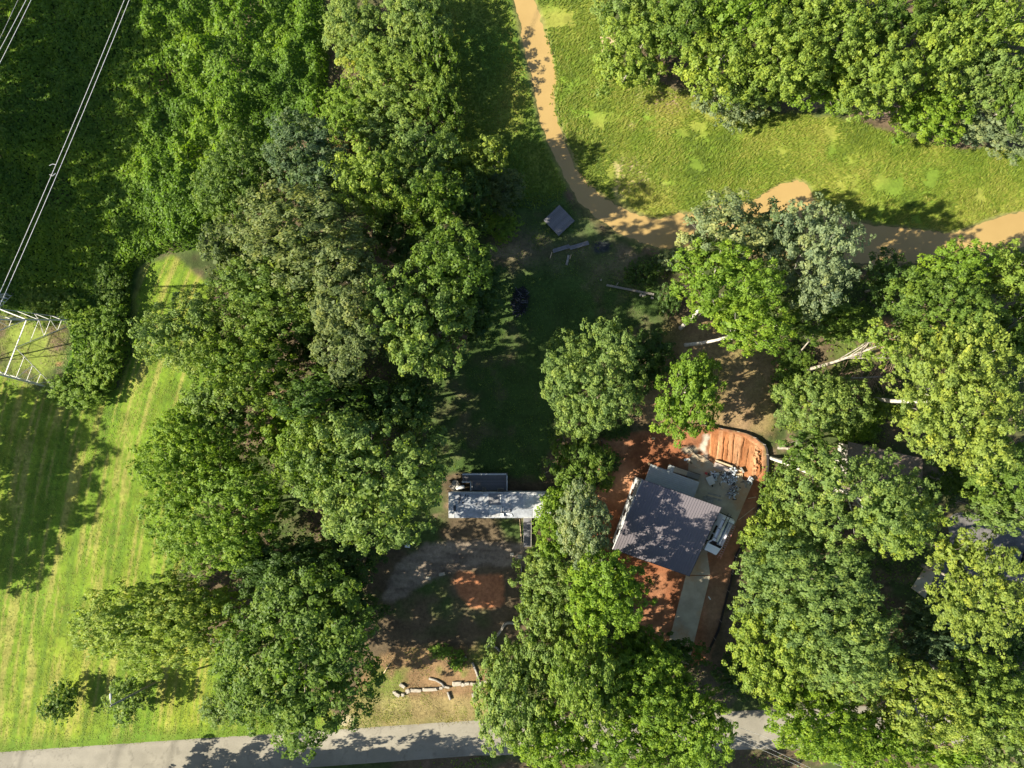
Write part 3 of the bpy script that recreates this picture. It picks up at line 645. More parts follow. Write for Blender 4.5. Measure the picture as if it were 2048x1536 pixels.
# ------------------------------------------------------------------ every tree and shrub
# px, py, rx, ry (crown as seen), turn, top, underside, leaf, habit, name, label [, trunk foot px, bark]
TREES = [
 # wood between the mown field and the back lawn
 (612, 318, 88, 78, 0, 15, 5, 'blue', 'lumpy', 'broadleaf_tree', 'blue green tree at the upper edge of the wood beside the bright thicket'),
 (478, 362, 88, 88, 0, 12, 3, 'mid', 'fine', 'broadleaf_tree', 'rounded yellow green tree at the thicket edge above the grassy strip'),
 (742, 372, 78, 74, 20, 17, 8, 'yellow', 'loose', 'broadleaf_tree', 'sunlit yellow green crown rising above the dark tangle of the upper wood'),
 (838, 318, 70, 66, 0, 15, 5, 'soft', 'spiky', 'broadleaf_tree', 'spiky pale topped tree between the willow shrub and the blue green tree'),
 (868, 408, 62, 60, 0, 19, 8, 'mid', 'loose', 'broadleaf_tree', 'thin crowned tree with bare twigs above the dark hollow by the lawn'),
 (800, 462, 72, 60, 0, 12, 4, 'dark', 'lumpy', 'broadleaf_tree', 'dark shaded tree under the sunlit yellow green crown'),
 (600, 478, 138, 92, -10, 23, 11, 'olive', 'lumpy', 'oak_tree', 'broad olive grey oak crown in the upper middle of the wood'),
 (700, 632, 68, 140, 0, 24, 11, 'olive', 'lumpy', 'oak_tree', 'tall narrow brownish olive oak running down the middle of the wood'),
 (848, 640, 100, 118, 10, 23, 6, 'soft', 'broad', 'maple_tree', 'big light green maple at the inner edge of the wood facing the lawn'),
 (908, 540, 82, 82, 0, 23, 10, 'mid', 'broad', 'maple_tree', 'green maple at the corner of the wood nearest the boardwalk'),
 (955, 600, 52, 92, 0, 11, 2, 'dark', 'broad', 'broadleaf_tree', 'low shaded dark green tree hanging over the back lawn edge'),
 (540, 600, 112, 82, 0, 18, 8, 'mid', 'broad', 'broadleaf_tree', 'mid green tree below the broad olive oak'),
 (392, 668, 86, 94, 0, 16, 5, 'soft', 'broad', 'broadleaf_tree', 'clumpy green tree on the field side opposite the pylon hedge'),
 (505, 724, 92, 78, 0, 19, 5, 'mid', 'broad', 'broadleaf_tree', 'green tree inside the wood above the small bare opening'),
 (456, 806, 74, 64, 0, 14, 4, 'soft', 'lumpy', 'broadleaf_tree', 'light clumped tree where the field edge bends above the bright maple'),
 (590, 862, 72, 82, 0, 12, 3, 'bright', 'fine', 'sapling_tree', 'small bright green tree right below the bare opening in the wood'),
 (742, 958, 138, 140, 0, 23, 4, 'soft', 'lumpy', 'oak_tree', 'great round oak beside the end of the trailer'),
 (650, 790, 92, 56, 0, 20, 3, 'dark', 'broad', 'broadleaf_tree', 'low dark tree in the shade between the olive oak and the round oak'),
 (790, 812, 84, 46, 0, 17, 2, 'dark', 'broad', 'broadleaf_tree', 'dark understory tree at the wood edge above the round oak'),
 (392, 892, 112, 96, 15, 16, 3, 'bright', 'fine', 'maple_tree', 'wide bright green maple reaching out over the mown field'),
 (452, 1032, 142, 112, 0, 16, 3, 'bright', 'fine', 'maple_tree', 'bright green maple below the wide one along the field edge'),
 (330, 1236, 158, 98, -8, 14, 2, 'yellow', 'fine', 'maple_tree', 'low spreading yellow green maple at the lower end of the mown field'),
 (596, 1312, 160, 158, 0, 20, 5, 'mid', 'lumpy', 'oak_tree', 'largest dark oak overhanging the road edge'),
 (560, 1138, 100, 66, 0, 12, 3, 'dark', 'broad', 'broadleaf_tree', 'dark blue green tree sunk between the round oak and the largest oak'),
 (692, 1120, 66, 72, 0, 7, 1, 'dark', 'broad', 'broadleaf_tree', 'small dark tree at the rim of the gravel turnaround'),
 (690, 1210, 70, 50, 0, 6, 0.8, 'dark', 'broad', 'broadleaf_tree', 'low dark tree between the gravel turnaround and the largest oak'),
 (640, 690, 46, 50, 0, 13, 4, 'dark', 'broad', 'broadleaf_tree', 'dark crown squeezed beside the tall narrow olive oak'),
 (630, 930, 70, 72, 0, 20, 8, 'mid', 'broad', 'broadleaf_tree', 'mid green crown wedged between the wide maples and the round oak'),  # crown added to throw shade onto the back lawn
 (560, 540, 50, 40, 0, 13, 4, 'dark', 'lumpy', 'broadleaf_tree', 'dim crown under the lower rim of the broad olive oak'),
 (462, 500, 62, 58, 0, 14, 4, 'olive', 'lumpy', 'broadleaf_tree', 'dull olive tree above the grassy strip beside the kudzu'),
 # shrubby tangle at the top, west of the creek
 (702, 55, 66, 62, 0, 6, 0.8, 'soft', 'fine', 'willow_tree', 'pale green willow at the top edge beside the vine thicket'),
 (738, 112, 52, 58, 0, 5, 0.8, 'gold', 'fine', 'willow_tree', 'golden brown willow clump in the tangle west of the creek'),
 (800, 168, 92, 78, 10, 8, 1.2, 'yellow', 'spiky', 'willow_tree', 'feathery green willow in the middle of the tangle west of the creek'),
 (700, 232, 62, 58, 0, 6, 0.8, 'bright', 'fine', 'willow_tree', 'rounded bright willow next to the kudzu thicket'),
 (778, 268, 66, 52, 0, 8, 1, 'soft', 'spiky', 'willow_tree', 'light green willow with pale bare twigs in its top'),
 (700, 296, 48, 32, 0, 5, 1, 'tawny', 'fine', 'willow_tree', 'reddish brown dying willow above the sunlit yellow crown'),
 (826, 40, 74, 66, 0, 8, 1, 'soft', 'fine', 'willow_tree', 'soft green willow at the top edge nearest the creek grass'),
 (878, 132, 44, 72, 0, 9, 1, 'mid', 'spiky', 'willow_tree', 'narrow green willow shading the grass by the creek'),
 (890, 232, 40, 50, 0, 8, 1, 'mid', 'spiky', 'willow_tree', 'small green willow at the rim of the shaded creek grass'),
 (972, 312, 44, 36, 0, 11, 3, 'gold', 'fine', 'willow_tree', 'yellow willow glowing in the sun beside the creek bend'),
 (985, 378, 58, 46, 0, 5, 0.8, 'olive', 'fine', 'willow_tree', 'brown green willow in shade below the yellow willow'),
 (930, 405, 48, 66, 0, 11, 2, 'dark', 'broad', 'broadleaf_tree', 'dark low tree filling the hollow at the lawn corner'),
 (905, 306, 34, 42, 0, 7, 1, 'mid', 'spiky', 'broadleaf_tree', 'small spiky dark tree beside the yellow willow'),
 # wood at the top right, beyond the meadow
 (1268, 112, 70, 74, 0, 11, 3, 'yellow', 'broad', 'broadleaf_tree', 'yellow green tree overhanging the picnic table'),
 (1255, 24, 62, 52, 0, 9, 2, 'soft', 'fine', 'broadleaf_tree', 'soft green tree above the picnic table'),
 (1352, 50, 72, 72, 0, 13, 4, 'mid', 'broad', 'broadleaf_tree', 'mid green tree at the top behind the picnic table tree'),
 (1425, 128, 72, 80, 0, 14, 5, 'yellow', 'broad', 'broadleaf_tree', 'bright tree above the grey green shrub on the meadow edge'),
 (1480, 40, 76, 66, 0, 15, 5, 'bright', 'broad', 'broadleaf_tree', 'bright green tree second along the top edge of the far wood'),
 (1452, 205, 88, 40, 8, 5, 0.8, 'pale', 'loose', 'willow_tree', 'grey green twiggy willow lying along the meadow edge'),
 (1562, 110, 80, 86, 0, 16, 6, 'yellow', 'broad', 'broadleaf_tree', 'tall sunny tree in the middle of the far wood'),
 (1590, 20, 66, 50, 0, 13, 4, 'dark', 'broad', 'broadleaf_tree', 'darker tree at the top between two sunny crowns'),
 (1655, 60, 78, 78, 0, 17, 7, 'yellow', 'spiky', 'broadleaf_tree', 'yellow tinged spiky tree near the top of the far wood'),
 (1640, 165, 66, 54, 0, 11, 3, 'bright', 'broad', 'broadleaf_tree', 'light green tree leaning over bare soil by the meadow'),
 (1738, 140, 88, 78, 0, 15, 5, 'yellow', 'broad', 'broadleaf_tree', 'broad lime tree over the long bare soil strip'),
 (1775, 36, 78, 60, 0, 16, 6, 'mid', 'broad', 'broadleaf_tree', 'green tree on the top edge above the broad lime tree'),
 (1862, 232, 78, 56, 35, 9, 1.5, 'bright', 'broad', 'broadleaf_tree', 'low sprawling tree pushed out into the meadow'),
 (1880, 110, 66, 84, 0, 15, 6, 'yellow', 'loose', 'broadleaf_tree', 'open yellow green tree with pale limbs behind the sprawling tree'),
 (1892, 14, 60, 48, 0, 14, 5, 'mid', 'broad', 'broadleaf_tree', 'leafy tree at the top near the frame corner'),
 (1990, 40, 78, 66, 0, 16, 6, 'yellow', 'loose', 'broadleaf_tree', 'corner tree of the far wood with sunny open crown'),
 (1965, 148, 64, 60, 0, 13, 4, 'soft', 'broad', 'broadleaf_tree', 'green tree above the pale twiggy tree on the frame edge'),
 (1985, 245, 88, 52, 20, 8, 1.5, 'pale', 'spiky', 'willow_tree', 'pale twiggy tree at the meadow end by the frame edge'),
 (2040, 200, 50, 80, 0, 14, 5, 'mid', 'broad', 'broadleaf_tree', 'tree cut by the frame beside the pale twiggy tree'),
 (1520, 178, 54, 42, 0, 8, 1.5, 'soft', 'fine', 'broadleaf_tree', 'small soft green tree between the willow and the tall sunny tree'),
 # trees between creek, lawn and houses
 (1448, 470, 86, 72, 0, 17, 7, 'pale', 'lumpy', 'oak_tree', 'grey green oak standing over the near creek bank'),
 (1614, 505, 92, 108, 0, 18, 7, 'pale', 'loose', 'oak_tree', 'pale silvery oak next to the grey green oak by the creek'),
 (1545, 470, 54, 56, 0, 14, 5, 'blue', 'lumpy', 'broadleaf_tree', 'blue green crown between the two oaks by the creek'),
 (1440, 562, 100, 80, 0, 19, 8, 'bright', 'broad', 'sycamore_tree', 'bright sycamore whose twin white trunks show by the lawn corner', (1361, 656), 'bark_white'),
 (1500, 655, 80, 58, 15, 17, 8, 'bright', 'broad', 'sycamore_tree', 'bright crown below the twin trunk sycamore with its own white trunk', (1371, 690), 'bark_white'),
 (1190, 764, 96, 112, -8, 14, 3, 'soft', 'broad', 'maple_tree', 'isolated rounded maple standing at the corner of the back lawn'),
 (1376, 786, 66, 92, 28, 13, 4, 'bright', 'broad', 'maple_tree', 'small leaning maple above the orange clay pad'),
 (1300, 725, 52, 50, 0, 6, 0.8, 'dark', 'broad', 'broadleaf_tree', 'low dark tree between the two lawn maples'),
 (1640, 640, 84, 54, 0, 9, 2, 'mid', 'loose', 'broadleaf_tree', 'thin understory tree below the silvery oak'),
 (1778, 575, 58, 64, 0, 10, 2, 'dark', 'broad', 'broadleaf_tree', 'dark green tree beside the shaded creek bend'),
 (1908, 542, 70, 58, 0, 15, 6, 'bright', 'broad', 'broadleaf_tree', 'green tree overhanging the creek where it leaves the frame'),
 (2028, 552, 52, 56, 0, 15, 6, 'yellow', 'broad', 'broadleaf_tree', 'bright tree on the frame edge below the creek'),
 (1890, 622, 108, 86, 0, 17, 7, 'mid', 'fine', 'broadleaf_tree', 'wide mid green tree above the great yellow tree'),
 (2025, 660, 60, 76, 0, 13, 4, 'mid', 'broad', 'broadleaf_tree', 'tree on the frame edge above the great yellow tree'),
 (1920, 800, 124, 146, 0, 22, 9, 'gold', 'spiky', 'tulip_tree', 'great yellow tree with bare white limbs, tallest of this side', (1752, 799), 'bark_white'),
 (1760, 690, 44, 40, 0, 16, 10, 'yellow', 'loose', 'leaning_tree', 'slim leaning tree with a long white trunk and sparse crown', (1608, 741), 'bark_pale'),
 (1648, 808, 106, 56, 5, 10, 2, 'soft', 'fine', 'broadleaf_tree', 'spreading soft green tree above the brown roofed house'),
 (1732, 1006, 174, 84, 10, 19, 8, 'soft', 'loose', 'tulip_tree', 'long spreading tree with a white trunk covering the brown roofed house', (1536, 913), 'bark_white'),
 (1612, 908, 66, 48, 10, 14, 5, 'mid', 'broad', 'broadleaf_tree', 'green crown beside the end of the brown shingled roof'),
 (1800, 1040, 96, 54, 0, 16, 7, 'yellow', 'loose', 'broadleaf_tree', 'yellowish crown hanging over the gravel driveway entrance'),
 (1990, 940, 70, 76, 0, 15, 5, 'mid', 'broad', 'broadleaf_tree', 'mid green tree below the great yellow tree at the frame edge'),
 (2010, 1030, 58, 42, 0, 14, 6, 'soft', 'broad', 'broadleaf_tree', 'light tree shading the far end of the gravel driveway'),
 (1900, 965, 50, 50, 0, 8, 1.5, 'dark', 'broad', 'broadleaf_tree', 'dark low tree by the corner of the brown roofed house'),
 (1556, 1072, 66, 62, 0, 11, 2, 'yellow', 'fine', 'maple_tree', 'small lime yellow maple beside the parked van'),
 (1622, 1168, 138, 108, 0, 17, 5, 'soft', 'broad', 'oak_tree', 'broad soft green oak below the lime yellow maple'),
 (1700, 1308, 112, 92, 0, 17, 6, 'soft', 'fine', 'oak_tree', 'dense oak below the broad soft green oak'),
 (1545, 1292, 80, 96, 0, 14, 4, 'yellow', 'broad', 'broadleaf_tree', 'sunny tree leaning towards the lower end of the driveway'),
 (1640, 1440, 102, 78, 0, 16, 5, 'bright', 'fine', 'broadleaf_tree', 'bright dense tree overhanging the road'),
 (1958, 1180, 88, 106, 0, 15, 7, 'gold', 'loose', 'tulip_tree', 'golden open tree with pale limbs beside the gravel driveway'),
 (1915, 1110, 46, 42, 0, 13, 7, 'gold', 'loose', 'broadleaf_tree', 'sparse golden crown over the middle of the gravel driveway'),
 (1878, 1272, 84, 56, 0, 10, 2, 'blue', 'fine', 'broadleaf_tree', 'dull blue green tree in shade below the golden tree'),
 (1842, 1406, 92, 104, 0, 16, 5, 'gold', 'broad', 'broadleaf_tree', 'yellow topped tree in the lower corner wood'),
 (1965, 1398, 88, 82, 0, 16, 5, 'yellow', 'broad', 'broadleaf_tree', 'light green tree next to the yellow topped tree'),
 (2012, 1480, 72, 70, 0, 15, 5, 'soft', 'broad', 'broadleaf_tree', 'tree in the very corner of the lower wood'),
 (2020, 1300, 50, 60, 0, 8, 1.5, 'dark', 'broad', 'broadleaf_tree', 'dark tree on the frame edge below the golden tree'),
 (1745, 1490, 76, 62, 0, 14, 4, 'bright', 'fine', 'broadleaf_tree', 'bright tree on the lower frame edge between corner wood and road'),
 (1900, 1510, 72, 50, 0, 13, 4, 'bright', 'broad', 'broadleaf_tree', 'bright tree on the lower frame edge below the yellow topped tree'),
 # trees between the trailer and the new house
 (1153, 925, 60, 76, 0, 9, 1.5, 'mid', 'broad', 'broadleaf_tree', 'green tree between trailer and dark roof, uppermost of the row'),
 (1108, 1050, 30, 80, 0, 9, 1.5, 'bright', 'fine', 'broadleaf_tree', 'slim bright green tree touching the trailer ramp'),
 (1164, 1050, 52, 76, 0, 15, 7, 'pale', 'fine', 'broadleaf_tree', 'grey green tree beside the wrapped wall of the new house'),
 (1104, 1160, 60, 68, 0, 9, 1, 'soft', 'fine', 'pine_tree', 'soft feathery pine below the trailer ramp'),
 (1212, 1192, 84, 88, 0, 19, 6, 'bright', 'broad', 'broadleaf_tree', 'sunlit tree by the lower corner of the dark metal roof'),
 (1090, 1290, 62, 86, 0, 12, 2, 'soft', 'fine', 'pine_tree', 'feathery pine above the road tree group'),
 (1176, 1352, 70, 108, 0, 19, 6, 'yellow', 'broad', 'broadleaf_tree', 'yellow green tall tree in the middle of the roadside group'),
 (1292, 1366, 78, 84, 0, 15, 5, 'bright', 'broad', 'broadleaf_tree', 'bright tree by the bottom of the concrete driveway'),
 (1022, 1408, 74, 116, 0, 14, 2, 'soft', 'fine', 'broadleaf_tree', 'dense tree standing over the road edge beside the stone row'),
 (1108, 1472, 80, 76, 0, 14, 4, 'bright', 'fine', 'broadleaf_tree', 'dense bright tree at the bottom edge over the road'),
 (1252, 1484, 88, 70, 0, 15, 5, 'bright', 'broad', 'broadleaf_tree', 'green tree at the bottom edge, middle of the roadside group'),
 (1376, 1452, 80, 88, 0, 15, 5, 'bright', 'broad', 'broadleaf_tree', 'last tree of the roadside group before the open road'),
 (1346, 1306, 54, 34, 0, 6, 0.8, 'dark', 'broad', 'broadleaf_tree', 'low dark tree hiding the foot of the concrete driveway'),
 (1270, 1280, 44, 40, 0, 11, 3, 'mid', 'broad', 'broadleaf_tree', 'mid green crown over the red clay by the driveway'),
 # hedges and single shrubs
 (120, 1402, 34, 40, 0, 4.2, 0.1, 'mid', 'bush', 'shrub', 'single round shrub on the mown verge, farthest from the trees'),
 (252, 1400, 44, 42, 0, 5.4, 0.1, 'soft', 'bush', 'shrub', 'round shrub beside the leaning street lamp'),
 (442, 1416, 40, 36, 0, 3.0, 0.1, 'soft', 'bush', 'shrub', 'shrub tucked under the largest oak by the road'),
 (226, 566, 32, 40, 0, 3.4, 0.1, 'mid', 'bush', 'shrub', 'uppermost shrub of the hedge beside the grassy strip'),
 (216, 650, 38, 56, 0, 3.2, 0.1, 'bright', 'bush', 'shrub', 'leafy shrub in the middle of the hedge beside the grassy strip'),
 (198, 730, 50, 44, 0, 3.2, 0.1, 'bright', 'bush', 'shrub', 'bright shrub at the turn of the hedge near the pylon'),
 (150, 782, 58, 36, 0, 3.2, 0.1, 'bright', 'bush', 'shrub', 'lowest shrub of the hedge, on the edge of the mown field'),
 (96, 612, 62, 34, 0, 3.4, 0.1, 'mid', 'bush', 'shrub', 'shrub close above the pylon legs'),
 (168, 628, 44, 34, 0, 3.4, 0.1, 'bright', 'bush', 'shrub', 'shrub between the pylon and the hedge top'),
 (1000, 452, 40, 34, 0, 2.0, 0.1, 'bright', 'bush', 'shrub', 'sunlit shrub at the lawn corner left of the boardwalk'),
 (1345, 520, 22, 18, 0, 3.2, 0.1, 'pale', 'bush', 'shrub', 'whitish shrub at the creek end of the lawn'),
 (1290, 545, 46, 26, 0, 1.3, 0.1, 'dark', 'bush', 'shrub', 'low dark shrub behind the fallen slat fence'),
 (1335, 600, 22, 30, 0, 2.4, 0.1, 'dark', 'bush', 'shrub', 'dark shrub at the end of the fallen slat fence'),
 (1230, 862, 26, 18, 0, 1.4, 0.1, 'dark', 'bush', 'shrub', 'small weedy shrub on the clay below the rounded maple'),
 (1222, 920, 20, 18, 0, 1.0, 0.1, 'dark', 'bush', 'shrub', 'low weed shrub on the shaded clay'),
 (1212, 966, 16, 18, 0, 1.2, 0.1, 'mid', 'bush', 'shrub', 'weed shrub on the clay beside the silt fence'),
 (882, 1305, 22, 14, 0, 0.9, 0.1, 'bright', 'bush', 'shrub', 'green weeds on the dry slope above the stone row, nearer the oak'),
 (912, 1322, 16, 20, 0, 1.1, 0.1, 'bright', 'bush', 'shrub', 'green weeds on the dry slope beside the log'),
 (1700, 650, 60, 40, 0, 3.0, 0.1, 'soft', 'bush', 'shrub', 'rounded shrub above the long white leaning trunk'),
 (1720, 850, 60, 30, 0, 3.0, 0.1, 'bright', 'bush', 'shrub', 'bright shrub in the shaded yard of the brown roofed house'),
 (1770, 820, 46, 24, 0, 1.8, 0.1, 'yellow', 'bush', 'shrub', 'sunlit yellow shrub in the yard above the brown roof'),
 (1590, 720, 40, 34, 0, 2.4, 0.1, 'mid', 'bush', 'shrub', 'shrub at the foot of the long white leaning trunk'),
 (1575, 780, 34, 44, 0, 3.4, 0.1, 'mid', 'bush', 'shrub', 'shrub at the edge of the dry tan clearing'),
 (1480, 1350, 50, 40, 0, 3.0, 0.1, 'dark', 'bush', 'shrub', 'dark shrub between the driveway end and the sunny tree'),
 (1545, 985, 26, 40, 0, 3.4, 0.1, 'mid', 'bush', 'shrub', 'shrub pressing on the silt fence beside the patio'),
 (1520, 1140, 34, 40, 0, 3.0, 0.1, 'mid', 'bush', 'shrub', 'shrub behind the silt fence below the van'),
 (1050, 1215, 14, 40, 0, 1.6, 0.1, 'mid', 'bush', 'shrub', 'thin shrub along the timber edging of the front yard'),
]
GROUPS = {'broadleaf_tree': 'woodland trees round the clearings', 'maple_tree': 'maples at the edges of the clearings', 'oak_tree': 'oaks of the woods',
          'willow_tree': 'willows along the creek and meadow', 'shrub': 'shrubs along hedges and verges', 'sycamore_tree': 'white trunked sycamores', 'tulip_tree': 'tall trees with pale trunks',
          'pine_tree': 'feathery pines by the trailer'}
for i, row in enumerate(TREES):
    t = tree(row, 1000 + i)
    g = GROUPS.get(row[9])
    if g: t['group'] = g

# the woods just outside the frame whose shadows reach in: two masses
def wood(name, rows, seed):
    coll = []
    for i, (x, y, r, zt, zb) in enumerate(rows):
        zc = zb + .5 * (zt - zb); s = sc(zc)
        tree((1024 + x / s, 768 - y / s, r / s, r / s, 0, zt, zb, 'mid', 'lumpy', 'x', 'x'), seed + i, coll)
    V = np.concatenate([c[0] for c in coll]); t = np.concatenate([c[1] for c in coll])
    tag(link(name, np_mesh(name, V, np.arange(len(V), dtype=np.int32).reshape(-1, 4), PAL['mid'], tint=t)), kind='stuff')
rngw = np.random.default_rng(5)
wood('treeline', [(-78.5 + rngw.uniform(-1.5, 1.0), y, rngw.uniform(4.4, 5.6), h + 3 + rngw.uniform(-1, 1), 5) for y, h in
     ((51, 25), (45, 25), (39, 25), (33, 24), (27, 21), (21, 19), (15, 20), (10.5, 20), (-8.5, 15), (-14, 16), (-19.5, 14), (-25, 10))] +
     [(-90, y, 5, 22, 4) for y in (48, 40, 32, 24)], 7000)
wood('treeline', [(x, -53.0 + dy, 3.5, h, 2.5) for x, h, dy in ((-49, 10, 0), (-44, 12, -.3), (-39, 12, 0), (-34, 13, .1), (-29, 14, .2), (-24, 14, .3), (-19, 14, .3), (-14, 12, 0), (14, 13, .2), (19, 13, 0))], 7100)

# ------------------------------------------------------------------ ground cover that nobody could count
def scatter(name, polys, per_m2, hfun, L, Wd, pal, seed, tilt=0.5, avoid=(), zj=0.05, tintc=0.48, lump=None):
    rng = np.random.default_rng(seed); out = []
    for poly in polys:
        P = np.array(poly, float); x0, y0 = P.min(0); x1, y1 = P.max(0)
        n = int((x1 - x0) * (y1 - y0) * S0 * S0 * per_m2)
        px = rng.uniform(x0, x1, n); py = rng.uniform(y0, y1, n)
        k = poly_sd(px, py, poly) + 8 * (fbm(px, py, 30, seed, 3) - .5) * 2 < 0
        for av in avoid: k &= poly_sd(px, py, av) > 3
        out.append(np.stack([px[k], py[k]], 1))
    Q = np.concatenate(out); X = (Q[:, 0] - 1024) * S0; Y = (768 - Q[:, 1]) * S0
    if lump is not None:
        k = fbm(X, Y, lump[0], seed + 3, 3) + rng.normal(0, 0.05, len(X)) > lump[1]; X = X[k]; Y = Y[k]
    h = hfun(X, Y); e = 0.15
    gx = (hfun(X + e, Y) - h) / e; gy = (hfun(X, Y + e) - h) / e
    N = np.stack([-gx, -gy, np.ones_like(gx)], 1) + rng.normal(size=(len(X), 3)) * tilt
    N[:, 2] = np.abs(N[:, 2]); N /= np.linalg.norm(N, axis=1, keepdims=True)
    Z = h + rng.uniform(-zj, zj, len(X)); Z = np.maximum(Z, 0.05)
    V, F = leaves(np.stack([X, Y, Z], 1), N, rng, L, Wd)
    patch = fbm(X, Y, 5, seed + 9, 3) - .5
    t = np.clip(rng.normal(tintc, 0.16, len(X)) + patch * 1.3, 0, 1)
    return tag(link(name, np_mesh(name, V, F, PAL[pal], tint=np.repeat(t, 4))), kind='stuff')
KUDZU = [(-40, -40), (650, -40), (655, 120), (660, 250), (560, 300), (450, 400), (395, 500), (330, 505), (280, 530), (262, 560), (262, 720), (235, 775), (165, 820), (105, 800), (150, 700), (140, 650), (60, 628), (-40, 620)]
def kudzu_h(X, Y):
    px = X / S0 + 1024; py = 768 - Y / S0
    hill = np.clip((px - 240 - 0.15 * (py - 200)) / 160, 0, 1)
    a = fbm(X, Y, 3.6, 81, 2); b_ = fbm(X, Y, 1.5, 82, 3)
    edge = np.clip(-poly_sd(px, py, KUDZU) / 14, 0, 1)
    return edge * (0.35 + 0.9 * a + 1.2 * b_ + hill * (0.4 + 2.8 * np.clip(a - 0.35, 0, 1) * 1.8 + 1.4 * (b_ - 0.4)))
scatter('vine_thicket', [KUDZU], 56, kudzu_h, 0.36, 0.27, 'vine', 90, 0.55, zj=0.12)
# grassy floor near the tower
TOWERG = [(-40, 625), (60, 630), (150, 655), (145, 700), (110, 790), (30, 770), (-40, 740)]
CREEKW = [(a - (9 if b < 480 and a < 1200 else 0), b) for a, b in CREEK]
# tall meadow grass, leaning with the wind
def blades(name, polys, per_m2, L, Wd, lean, mat, seed, avoid=(), lump=None, spread=0.5, tz=0.4, tintc=0.5, hz=0.0):
    rng = np.random.default_rng(seed); out = []
    for poly in polys:
        P = np.array(poly, float); x0, y0 = P.min(0); x1, y1 = P.max(0); n = int((x1 - x0) * (y1 - y0) * S0 * S0 * per_m2)
        px = rng.uniform(x0, x1, n); py = rng.uniform(y0, y1, n)
        k = poly_sd(px, py, poly) + 7 * (fbm(px, py, 26, seed, 3) - .5) * 2 < 0
        for av in avoid: k &= poly_sd(px, py, av) > 4
        out.append(np.stack([px[k], py[k]], 1))
    Q = np.concatenate(out); X = (Q[:, 0] - 1024) * S0; Y = (768 - Q[:, 1]) * S0
    if lump is not None:
        k = fbm(X, Y, lump[0], seed + 3, 3) + rng.normal(0, 0.04, len(X)) > lump[1]; X = X[k]; Y = Y[k]
    n = len(X); ang = lean + rng.normal(0, spread, n) + 1.6 * (fbm(X, Y, 7, seed + 5, 2) - .5)
    d = np.stack([np.cos(ang), np.sin(ang), np.full(n, tz) * rng.uniform(0.4, 1.6, n)], 1); d /= np.linalg.norm(d, axis=1, keepdims=True)
    side = np.stack([-np.sin(ang), np.cos(ang), rng.normal(0, .35, n)], 1)
    l = (L * rng.uniform(0.6, 1.4, n))[:, None]; w = (Wd * rng.uniform(0.6, 1.3, n))[:, None]
    p = np.stack([X, Y, np.full(n, 0.02)], 1); p[:, 2] += hz * rng.random(n)
    V = np.empty((n, 4, 3), np.float32)
    mid = p + d * l * 0.55; tip = p + d * l; tip[:, 2] -= l[:, 0] * 0.15
    V[:, 0] = p; V[:, 1] = mid + side * w * .5; V[:, 2] = tip; V[:, 3] = mid - side * w * .5
    t = np.clip(rng.normal(tintc, 0.17, n) + (fbm(X, Y, 4, seed + 7, 3) - .5) * 1.3, 0, 1)
    return tag(link(name, np_mesh(name, V.reshape(-1, 3), np.arange(4 * n, dtype=np.int32).reshape(-1, 4), mat, tint=np.repeat(t, 4))), kind='stuff')
PAL['grass'] = leaf_mat('grass_blade', (0.205, 0.265, 0.032), (0.36, 0.34, 0.08), 0.6)
PAL['turf'] = leaf_mat('turf_blade', (0.160, 0.225, 0.022), (0.30, 0.28, 0.06), 0.55)
PAL['drygrass'] = leaf_mat('dry_blade', (0.22, 0.17, 0.065), (0.34, 0.26, 0.12), 0.2)
blades('tall_grass', [MEADOW], 50, 0.55, 0.09, 0.5, PAL['grass'], 101, avoid=[CREEK], lump=(2.2, 0.33), spread=0.5)
blades('bank_grass', [BANK, [(1040, 60), (1110, 60), (1230, 400), (1180, 400)]], 26, 0.40, 0.14, 0.8, PAL['turf'], 102, avoid=[CREEKW], spread=1.2, tintc=0.35)
blades('field_grass', [FIELD], 34, 0.17, 0.06, 1.4, PAL['turf'], 103, spread=0.6, tz=0.25, lump=(0.9, 0.40))
blades('lawn_grass', [LAWN], 14, 0.18, 0.09, 0.8, PAL['mid'], 104, spread=2.0, lump=(1.2, 0.42), tintc=0.3)
blades('dry_grass', [DRYFRONT, DRY, TOWERG], 30, 0.20, 0.045, 0.6, PAL['drygrass'], 105, spread=2.0, lump=(1.4, 0.46))
blades('verge_grass', [DRYFRONT, [(420, 1440), (960, 1420), (960, 1442), (480, 1474)], TOWERG], 24, 0.20, 0.06, 0.6, PAL['turf'], 106, spread=2.0, lump=(1.9, 0.50))
def low_h(X, Y): return 0.12 + 0.7 * np.clip(fbm(X, Y, 2.4, 110, 3) - 0.40, 0, 1) * 2.0
UNDER = [[(640, -40), (880, -40), (920, 380), (1000, 420), (960, 480), (930, 690), (860, 800), (870, 930), (800, 1060), (720, 1200), (700, 1400), (430, 1330), (330, 1230), (320, 950), (400, 780), (390, 520), (560, 310)],
         [(1290, 500), (1420, 510), (1540, 530), (2060, 520), (2060, 1020), (1900, 1010), (1880, 930), (1690, 870), (1545, 860), (1560, 690), (1430, 640), (1340, 600)],
         [(1530, 900), (1680, 900), (1880, 1040), (1900, 1100), (1830, 1170), (1920, 1200), (2060, 1190), (2060, 1400), (1440, 1400), (1460, 1240), (1500, 1090)],
         [(1060, 1110), (1200, 1110), (1270, 1260), (1330, 1330), (1440, 1340), (1440, 1415), (1010, 1430), (1010, 1330), (1060, 1270)],
         [(1090, 850), (1195, 880), (1190, 1000), (1170, 1100), (1110, 1100), (1110, 950)],
         [(1230, -40), (2060, -40), (2060, 280), (1900, 280), (1800, 230), (1500, 200), (1330, 160), (1250, 110)],
         [(840, 1522), (985, 1512), (985, 1560), (840, 1560)], [(1420, 1508), (1560, 1502), (1640, 1560), (1420, 1560)]]
